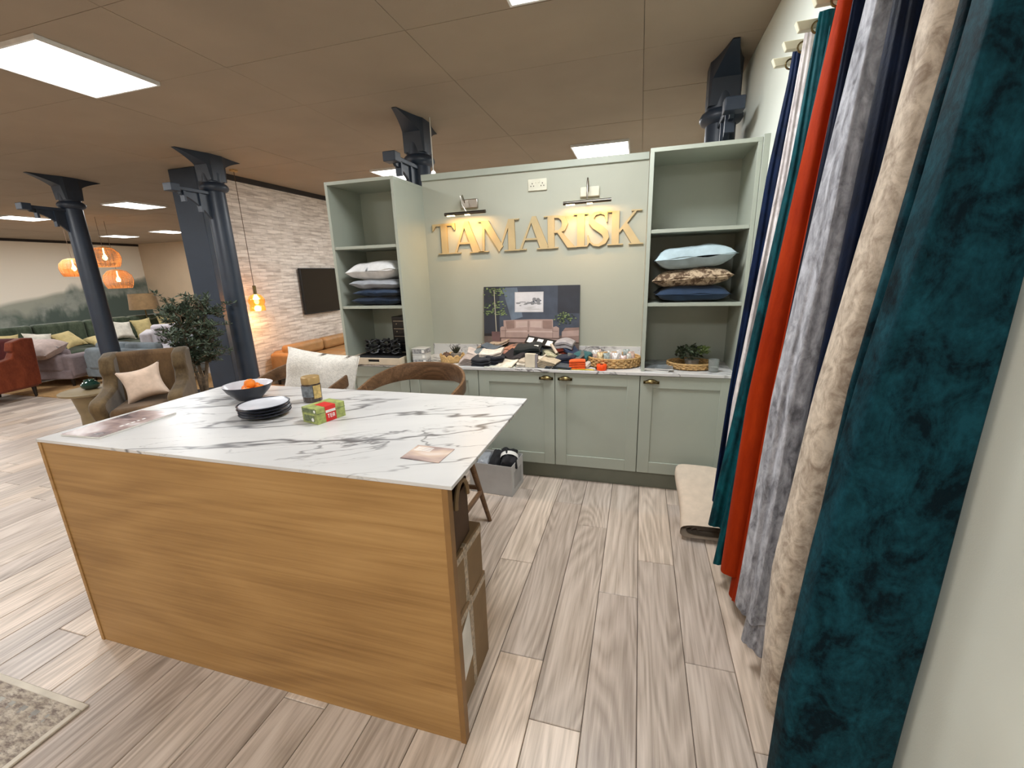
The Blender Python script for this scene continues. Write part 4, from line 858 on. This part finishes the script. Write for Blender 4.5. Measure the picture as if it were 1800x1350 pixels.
# wicker trays
M_wick = plain('wicker', (176, 142, 92), .7, var=.2, vs_=60)
M_wick_d = plain('wicker_dark', (120, 90, 54), .75, var=.2, vs_=60)
def wicker_tray(loc, rx, ry, h, label, n=44, rows=4):
    t = thing('wicker_tray', label, 'tray', loc, 0, 'round wicker trays')
    MB().lathe([(0, .001), (.97, .001), (.97, .006), (0, .006)], 44, sx=rx, sy=ry).build('base', M_wick_d, t)
    mb = MB()
    for j in range(rows):
        mb.tube([(rx*(1+.035*sin(22*a+pi*j))*cos(a), ry*(1+.035*sin(22*a+pi*j))*sin(a), .008+(h-.012)*(j+.5)/rows) for a in [2*pi*i/88 for i in range(88)]], h/rows*.55, 6, None, True)
    stuff(mb.build('woven_side', M_wick, t, smooth=True))
    for i in range(n):
        a = 2*pi*i/n; 
        if i % 2 == 0: MB().tube([(rx*1.04*cos(a), ry*1.04*sin(a), .004), (rx*1.05*cos(a+.08), ry*1.05*sin(a+.08), h*.95)], .0045, 5).build('stake', M_wick, t)
    MB().tube([(rx*1.02*cos(a), ry*1.02*sin(a), h) for a in [2*pi*i/60 for i in range(60)]], .008, 8, None, True).build('rim', M_wick, t, smooth=True)
    return t
wicker_tray((.485, .215, ZK), .185, .15, .065, 'round wicker tray full of wrapped sample packets')
M_cello = plain('cellophane_white', (206, 200, 196), .2, var=.15, vs_=50, coat=.5); pk = [(200, 176, 168), (214, 206, 200), (176, 152, 140), (190, 170, 130), (150, 160, 158), (222, 214, 210)]
wh = ['far left', 'left', 'front left', 'front', 'front middle', 'front right', 'right', 'far right', 'back left', 'back', 'back middle', 'back right', 'centre', 'centre right']
for i in range(14):
    a = 2*pi*i/14+2.6; rr = .72 if i < 12 else .25
    x = .485+.185*rr*cos(a); y = .215+.15*rr*sin(a); hx = random.uniform(.07, .10)
    lab = f'wrapped sample packet at the {wh[i]} of the wicker tray'
    cushion('sample_packet', .05, hx, .022, plain('packet_print', pk[i % 6], .3, var=.25, vs_=70, coat=.4), (x, y, ZK+.015+hx*.5), (radians(78+random.uniform(-8, 8)), 0, radians(random.uniform(-60, 60))), lab, 'packet', 'wrapped packets in the wicker tray', seed=i, rough=.006, n=8, pinch=.04)
# right tower cubby
wicker_tray((1.02, .20, ZK), .15, .12, .04, 'round wicker tray under the leafy plant in the right tower', 36, 3)
M_leafd = plain('dark_green_leaf', (52, 62, 44), .45, var=.25, vs_=30); M_leafl = plain('mid_green_leaf', (104, 120, 70), .45, var=.25, vs_=30)
def leafy(mb, n, c, r, size, seed, zs_=.7):
    rn = random.Random(seed)
    for i in range(n):
        a = rn.uniform(0, 2*pi); ph = rn.uniform(-.4, 1.3); q = r*rn.uniform(.5, 1)
        p = Vector((c[0]+q*cos(a)*cos(ph), c[1]+q*sin(a)*cos(ph), c[2]+q*zs_*sin(ph)))
        M = TR(p, (rn.uniform(-.9, .9), rn.uniform(-.9, .9), rn.uniform(0, 6.3))); s = size*rn.uniform(.6, 1.2)
        mb.add([(-s*.5, 0, 0), (0, -s*.32, s*.06), (s*.5, 0, -s*.1), (0, s*.32, s*.06), (0, 0, -s*.03)], [(0, 1, 4), (1, 2, 4), (2, 3, 4), (3, 0, 4)], M)
t = thing('leafy_plant', 'small leafy potted plant in the right tower', 'potted plant', (1.03, .20, ZK+.008))
MB().lathe([(0, 0), (.04, 0), (.05, .05), (.046, .052), (0, .045)], 16).build('pot', M_pot, t, smooth=True)
mb = MB(); leafy(mb, 130, (-.02, 0, .09), .10, .045, 3); stuff(mb.build('dark_foliage', M_leafd, t, solid=.0008)); mb = MB(); leafy(mb, 60, (.06, -.01, .11), .06, .034, 4); stuff(mb.build('light_foliage', M_leafl, t, solid=.0008))
t = thing('glass_tumbler', 'frosted glass tumbler beside the wicker tray in the right tower', 'glass', (1.155, .085, ZK))
gm = NT('frosted_glass'); gm.col((200, 206, 204)); MG = gm.set(.25, 0, .5, trans=.75)
MB().lathe([(0, .001), (.030, .001), (.034, .085), (.0315, .085), (.028, .008), (0, .008)], 24).build('tumbler', MG, t, smooth=True); MB().lathe([(0, .009), (.027, .009), (.029, .03), (0, .03)], 20).build('wax', plain('candle_wax', (214, 210, 200), .6), t)
for k, (lab, c) in enumerate([('lower magazine lying open in the right tower', (150, 152, 152)), ('upper grey magazine in the right tower', (110, 116, 120))]):
    t = thing('magazine', lab, 'magazine', (.80, .17, ZK+.001+.012*k), radians(-14+12*k), 'magazines in the right tower')
    rbox(-.10, .10, -.14, .14, 0, .008).build('pages', M_paper, t); rbox(-.101, .101, -.141, .141, .008, .0095).build('cover', plain('magazine_cover', c, .2, var=.3, vs_=12), t)

# ------------------------------------------------------------------ brick-wall side: television, pendant, leather settee
t = thing('television', 'flat black television on the brick wallpaper', 'television', (-4.80, 3.50, 1.0))
rbox(.0, .03, -.2, .2, .2, .55).build('wall_mount', M_blackm, t); rbox(.03, .075, -.46, .46, 0, .76).build('case', M_black, t, bevel=.004); rbox(.075, .0765, -.445, .445, .022, .745).build('screen', M_screen, t)
t = thing('glass_pendant', 'amber glass pendant lamp hanging by the brick wallpaper', 'pendant lamp', (-4.52, 1.89, 0))
MB().lathe([(.05, 2.999), (.05, 2.975), (.004, 2.97)], 20).build('ceiling_rose', M_wick, t, smooth=True)
MB().tube([(0, 0, 2.98), (0, 0, 1.52)], .004, 6).build('cable', M_card_d, t)
MB().lathe([(.006, 1.52), (.022, 1.515), (.024, 1.40), (.03, 1.39)], 16).build('lamp_holder', M_brass, t, smooth=True)
ag = NT('amber_glass'); ag.col((250, 206, 140)); MA = ag.set(.05, 0, .5, trans=.95)
MB().lathe([(.03, 1.40), (.07, 1.385), (.105, 1.33), (.108, 1.29), (.09, 1.25), (.098, 1.235), (.10, 1.17), (.098, 1.17), (.094, 1.235), (.086, 1.25), (.104, 1.29), (.10, 1.33)], 28).build('glass_shade', MA, t, smooth=True)
MB().lathe([(.0001, 1.26), (.018, 1.265), (.03, 1.29), (.028, 1.32), (.014, 1.36), (.012, 1.39)], 16).build('bulb', emit('amber_bulb', (255, 190, 96), 40), t, smooth=True)
L = bpy.data.lights.new('pendant_glow', 'POINT'); L.energy = 22; L.color = (1, .50, .18); L.shadow_soft_size = .05; lo = bpy.data.objects.new('pendant_glow', L); COL.objects.link(lo); lo.parent = t; lo.location = (0, 0, 1.20)

# ------------------------------------------------------------------ upholstered furniture
def sofa(name, label, loc, rz, w, d, hb, mats, ha=.55, hs=.42, arm=.16, nseat=2, cat='sofa', tuft=False, backcush=True, leg=.12, group=None):
    t = thing(name, label, cat, loc, rz, group); m1, ml = mats
    B = d/2
    rbox(-w/2+.02, w/2-.02, -B+.03, B-.02, leg, hs-.13).build('base', m1, t, bevel=.02, seg=3)
    rbox(-w/2+arm*.6, w/2-arm*.6, B-.20, B, hs-.16, hb-(.08 if backcush else 0)).build('backrest', m1, t, bevel=.06, seg=4)
    for s in (-1, 1):
        rbox(*sorted((s*w/2, s*(w/2-arm))), -B+.01, B-.04, leg+.02, ha).build('arm', m1, t, bevel=.05, seg=4)
        for yy in (-B+.07, B-.08): MB().lathe([(.018, 0), (.03, leg+.01), (0, leg+.01)], 10).build('leg', ml, t, loc=(s*(w/2-.08), yy, 0), smooth=True)
    ws = (w-2*arm)/nseat
    for i in range(nseat):
        x0 = -w/2+arm+ws*i
        rbox(x0+.004, x0+ws-.004, -B, B-.19, hs-.14, hs).build('seat_cushion', m1, t, bevel=.045, seg=4)
        if backcush:
            rbox(x0+.006, x0+ws-.006, B-.30, B-.12, hs, hb).build('back_cushion', m1, t, bevel=.06, seg=4)
    if tuft:
        for r in range(3):
            for i in range(int((w-2*arm)/.16)):
                x = -w/2+arm+.1+.16*i+.08*(r % 2); z = hs+.08+.11*r
                if z < hb-.03: MB().lathe([(.014, 0), (.010, .008), (0, .010)], 10, M=TR((x, B-.2, z), (radians(90), 0, 0))).build('tuft_button', M_tuft, t, smooth=True)
    return t
M_tuft = plain('button_grey', (150, 146, 148), .7)
M_legd = plain('dark_leg_wood', (34, 26, 22), .5)
F = {'tan': plain('tan_leather', (170, 128, 82), .45, var=.06), 'blue': linen('blue_grey_wool', (124, 134, 140)), 'lilac': linen('mauve_grey_wool', (146, 132, 134)), 'white': velvet('pale_grey_velvet', (186, 180, 184), (216, 210, 214), 6), 'green': velvet('sage_green_velvet', (62, 72, 58), (96, 106, 88), 5), 'pink': linen('blush_cloth', (200, 180, 172)), 'yellow': linen('ochre_cloth', (196, 178, 126)), 'cream': linen('cream_cloth', (220, 214, 200)), 'ice': linen('pale_blue_cloth', (190, 196, 204))}
sofa('leather_settee', 'tan leather settee against the brick wallpaper', (-4.36, 3.10, 0), radians(90), 1.9, .84, .60, (F['tan'], M_legd), .50, .40, .14, 2)
sofa('blue_sofa', 'blue grey sofa with its back to the camera behind the leftmost column', (-7.2, 2.05, .012), radians(180), 1.7, .84, .68, (F['blue'], M_legd), .52, .40, .18, 2)
sofa('mauve_armchair', 'mauve grey sofa chair with a pink cushion beside the blue sofa', (-8.65, 1.75, .012), radians(196), 1.0, .9, .60, (F['lilac'], M_legd), .50, .40, .2, 1, 'armchair')
cushion('scatter_cushion', .60, .42, .26, F['pink'], (-8.44, 1.36, .63), (radians(20), 0, radians(14)), 'plump pink cushion on the mauve sofa chair', seed=4, rough=.01, pinch=.05)
sofa('chesterfield_sofa', 'pale grey button-tufted sofa behind the brown armchair', (-7.75, 3.62, .0), radians(50), 2.0, .9, .80, (F['white'], M_legd), .72, .42, .18, 2, tuft=True, backcush=False)
cushion('scatter_cushion', .42, .30, .12, F['ice'], (-7.93, 3.25, .60), (radians(60), 0, radians(50)), 'pale blue cushion on the tufted sofa', seed=6)
sofa('green_sofa', 'long sage green sofa along the mural side of the lounge', (-9.75, 2.9, 0), radians(90), 3.6, 1.0, .92, (F['green'], M_legd), .60, .44, .2, 4)
for y, z, c, rx, lab in [(1.48, .66, 'yellow', 60, 'ochre cushion at the left end of the green sofa'), (1.90, .64, 'cream', 50, 'cream cushion second from the left on the green sofa'), (2.3, .63, 'yellow', 40, 'ochre cushion lying third from the left on the green sofa'), (2.74, .55, 'yellow', 12, 'flat ochre cushion left of the column on the green sofa'), (3.25, .68, 'cream', 65, 'cream cushion right of the column on the green sofa'), (3.66, .68, 'yellow', 72, 'upright ochre cushion right of the column on the green sofa'), (4.15, .70, 'yellow', 70, 'small ochre cushion at the right end of the green sofa')]:
    cushion('scatter_cushion', .37, .40, .14, F[c], (-9.55+.15*(1-rx/80), y, z), (radians(rx), radians(random.uniform(-12, 12)), radians(90+random.uniform(-14, 14))), lab, group='cushions on the green sofa', seed=y*3, rough=.01, pinch=.14)
def wingback(name, label, loc, rz, mats, w=.78, d=.80, h=.97):
    t = thing(name, label, 'armchair', loc, rz, 'wing armchairs'); mo, mi, ml = mats; B = d/2
    rbox(-w/2+.02, w/2-.02, -B+.06, B-.06, .16, .33).build('base', mo, t, bevel=.02, seg=3)
    rbox(-w/2+.13, w/2-.13, -B+.01, B-.20, .33, .47).build('seat_cushion', mi, t, bevel=.05, seg=4)
    o = MB().box(-w/2+.08, w/2-.08, -.07, .07, 0, h-.33).build('backrest', mi, t, bevel=.05, seg=4, loc=(0, B-.14, .33), rot=(radians(-6), 0, 0))
    for s in (-1, 1):
        prof = [(B-.02, .30), (B+.02, h-.01), (B-.12, h), (B-.26, h-.04), (B-.30, h-.16), (B-.27, .70), (B-.32, .62), (B-.5, .585), (-B+.10, .57), (-B+.03, .54), (-B+.02, .48), (-B+.09, .36), (-B+.06, .18), (B-.04, .18)]
        x0, x1 = sorted((s*w/2, s*(w/2-.12)))
        MB().prism(prof, x0, x1, 'yz').build('wing_arm', mo, t, bevel=.03, seg=3)
        for yy in (-B+.1, B-.1): MB().lathe([(.016, 0), (.03, .17), (0, .17)], 10).build('leg', ml, t, loc=(s*(w/2-.08), yy, 0), smooth=True)
    return t
M_brownv = velvet('olive_brown_velvet', (70, 57, 40), (106, 88, 62), 5); M_brownv2 = velvet('brown_velvet_inside', (76, 58, 40), (108, 84, 58), 5)
wingback('wing_armchair', 'olive brown velvet wing armchair left of the olive tree', (-4.05, -.06, 0), radians(42), (M_brownv, M_brownv2, M_legd), .70, .74, .93)
cushion('scatter_cushion', .38, .36, .14, linen('blush_linen', (198, 176, 158)), (-4.0, -.10, .64), (radians(70), radians(-12), radians(46)), 'blush pink cushion on the brown wing armchair', seed=9, pinch=.22)
wingback('wing_armchair', 'dark red wing armchair cut by the left edge of the photo', (-8.2, .62, 0), radians(14), (velvet('wine_velvet_lit', (100, 44, 26), (134, 66, 40), 5), velvet('wine_velvet', (58, 20, 20), (86, 32, 30), 5), M_legd), .74, .74, .88)  # light on the outer sides is put into this brighter copy of the velvet
# round side table with vase
M_tbl = plain('olive_stain_wood', (128, 112, 82), .5, var=.06)
t = thing('side_table', 'round side table beside the brown wing armchair', 'side table', (-4.98, .02, 0))
MB().lathe([(0, .47), (.265, .47), (.28, .478), (.28, .495), (.27, .502), (0, .502)], 36).build('table_top', M_tbl, t, smooth=True); MB().lathe([(0, 0), (.17, 0), (.16, .02), (.15, .24), (.19, .47), (0, .47)], 28).build('pedestal', M_tbl, t, smooth=True)
t = thing('glass_vase', 'squat dark green glass vase on the side table', 'vase', (-5.02, .03, .503))
MB().lathe([(0, 0), (.05, 0), (.078, .025), (.082, .05), (.06, .08), (.042, .09), (.045, .098), (.038, .096), (.035, .085), (0, .03)], 28).build('body', plain('green_glass', (18, 52, 44), .08, coat=.8), t, smooth=True); MB().tube([(.042*cos(a), .042*sin(a), .097) for a in [2*pi*i/24 for i in range(24)]], .006, 6, None, True).build('lip', plain('green_glass_lip', (34, 74, 64), .1), t, smooth=True)
# olive tree
t = thing('olive_tree', 'potted olive tree between the brown armchair and the navy pillar', 'tree', (-4.30, .72, 0))
MB().lathe([(0, 0), (.15, 0), (.19, .30), (.18, .32), (.165, .31), (0, .27)], 24).build('pot', plain('dark_planter', (34, 38, 46), .6), t, smooth=True)
M_bark = plain('grey_bark', (104, 88, 70), .85, var=.2, vs_=30, bump=.6, bscale=80)
rn = random.Random(5); tips = []
for k in range(3):
    a = k*2.1; p = [(.02*cos(a), .02*sin(a), .27)]
    for j in range(1, 6): p.append((.03*j*cos(a+.2*j)+rn.uniform(-.02, .02), .03*j*sin(a+.2*j)+rn.uniform(-.02, .02), .27+.19*j))
    MB().tube(p, [.022, .02, .017, .013, .009, .005], 8).build('trunk', M_bark, t, smooth=True); tips += p[2:]
tw = MB(); lf = MB()
for b_ in range(190):
    s = Vector(rn.choice(tips)); a = rn.uniform(0, 6.28); el = rn.uniform(-.45, 1.15); ln = rn.uniform(.12, .34)
    dr = Vector((cos(a)*cos(el), sin(a)*cos(el), sin(el))); e = s+dr*ln; mid = s+dr*ln*.5+Vector((0, 0, .03))
    tw.tube([s, mid, e], [.004, .003, .0015], 4)
    for q in range(40):
        f = rn.uniform(.2, 1.05); p = s+dr*ln*f+Vector((0, 0, .03*sin(pi*min(f, 1)))); M = TR(p, (rn.uniform(-1, 1), rn.uniform(-1.2, .4), rn.uniform(0, 6.28))); L_ = rn.uniform(.04, .07); W_ = L_*.15
        lf.add([(0, 0, 0), (L_*.5, -W_, .002), (L_, 0, 0), (L_*.5, W_, .002)], [(0, 1, 2, 3)], M)
stuff(tw.build('twigs', M_bark, t)); 
M_ol = plain('olive_leaf', (66, 78, 62), .5, var=.35, vs_=40); stuff(lf.build('foliage', M_ol, t, norecalc=True))
# rattan pendants
M_rat = NT('glowing_rattan'); M_rat.col((206, 150, 92)); M_rattan2 = M_rat.set(.6)
for x, y, z, r, lab in [(-10.55, 3.9, 2.17, .27, 'upper round rattan pendant lamp right of the leftmost column'), (-11.13, 4.42, 1.706, .275, 'lower round rattan pendant lamp right of the leftmost column'), (-11.62, 3.9, 1.98, .25, 'rattan pendant lamp partly hidden behind the leftmost column')]:
    t = thing('rattan_pendant', lab, 'pendant lamp', (x, y, z), 0, 'rattan pendant lamps in the lounge')
    pf = [(r*.22, .82*r), (r*.6, .70*r), (r*.92, .35*r), (r, -.05*r), (r*.92, -.45*r), (r*.80, -.72*r)]
    mb = MB()
    for j in range(26):
        u = j/25*5; i = min(4, int(u)); f = u-i; rr = pf[i][0]+(pf[i+1][0]-pf[i][0])*f; zz = pf[i][1]+(pf[i+1][1]-pf[i][1])*f
        mb.tube([(rr*cos(a), rr*sin(a), zz) for a in [2*pi*k/24 for k in range(24)]], .0052, 4, None, True)
    for k in range(20): a = 2*pi*k/20; mb.tube([(q*cos(a), q*sin(a), zz) for q, zz in pf], .005, 4)
    stuff(mb.build('woven_shade', M_rattan2, t)); MB().tube([(0, 0, .82*r), (0, 0, ZC-z)], .004, 5).build('cable', M_card_d, t)
    MB().lathe([(.0001, -.06), (.03, -.05), (.045, -.01), (.03, .04), (.014, .08), (.014, .2)], 14).build('bulb', emit('warm_bulb', (255, 214, 140), 14), t, smooth=True)
    L = bpy.data.lights.new('rattan_glow', 'POINT'); L.energy = 7; L.color = (1, .62, .28); L.shadow_soft_size = .05; lo = bpy.data.objects.new('rattan_glow', L); COL.objects.link(lo); lo.parent = t; lo.location = (0, 0, -.09)
# floor lamp
t = thing('floor_lamp', 'floor lamp with a wide tan drum shade in the lounge corner', 'lamp', (-9.95, 4.05, 0))
M_shade = linen('tan_lampshade', (150, 122, 88)); MB().lathe([(.24, 1.38), (.27, 1.04), (.266, 1.04), (.236, 1.38)], 32).build('shade', M_shade, t, smooth=True)
MB().lathe([(0, 0), (.15, 0), (.15, .025), (.02, .04), (.013, .06), (.013, 1.2), (0, 1.2)], 20).build('stand', M_brass, t, smooth=True)
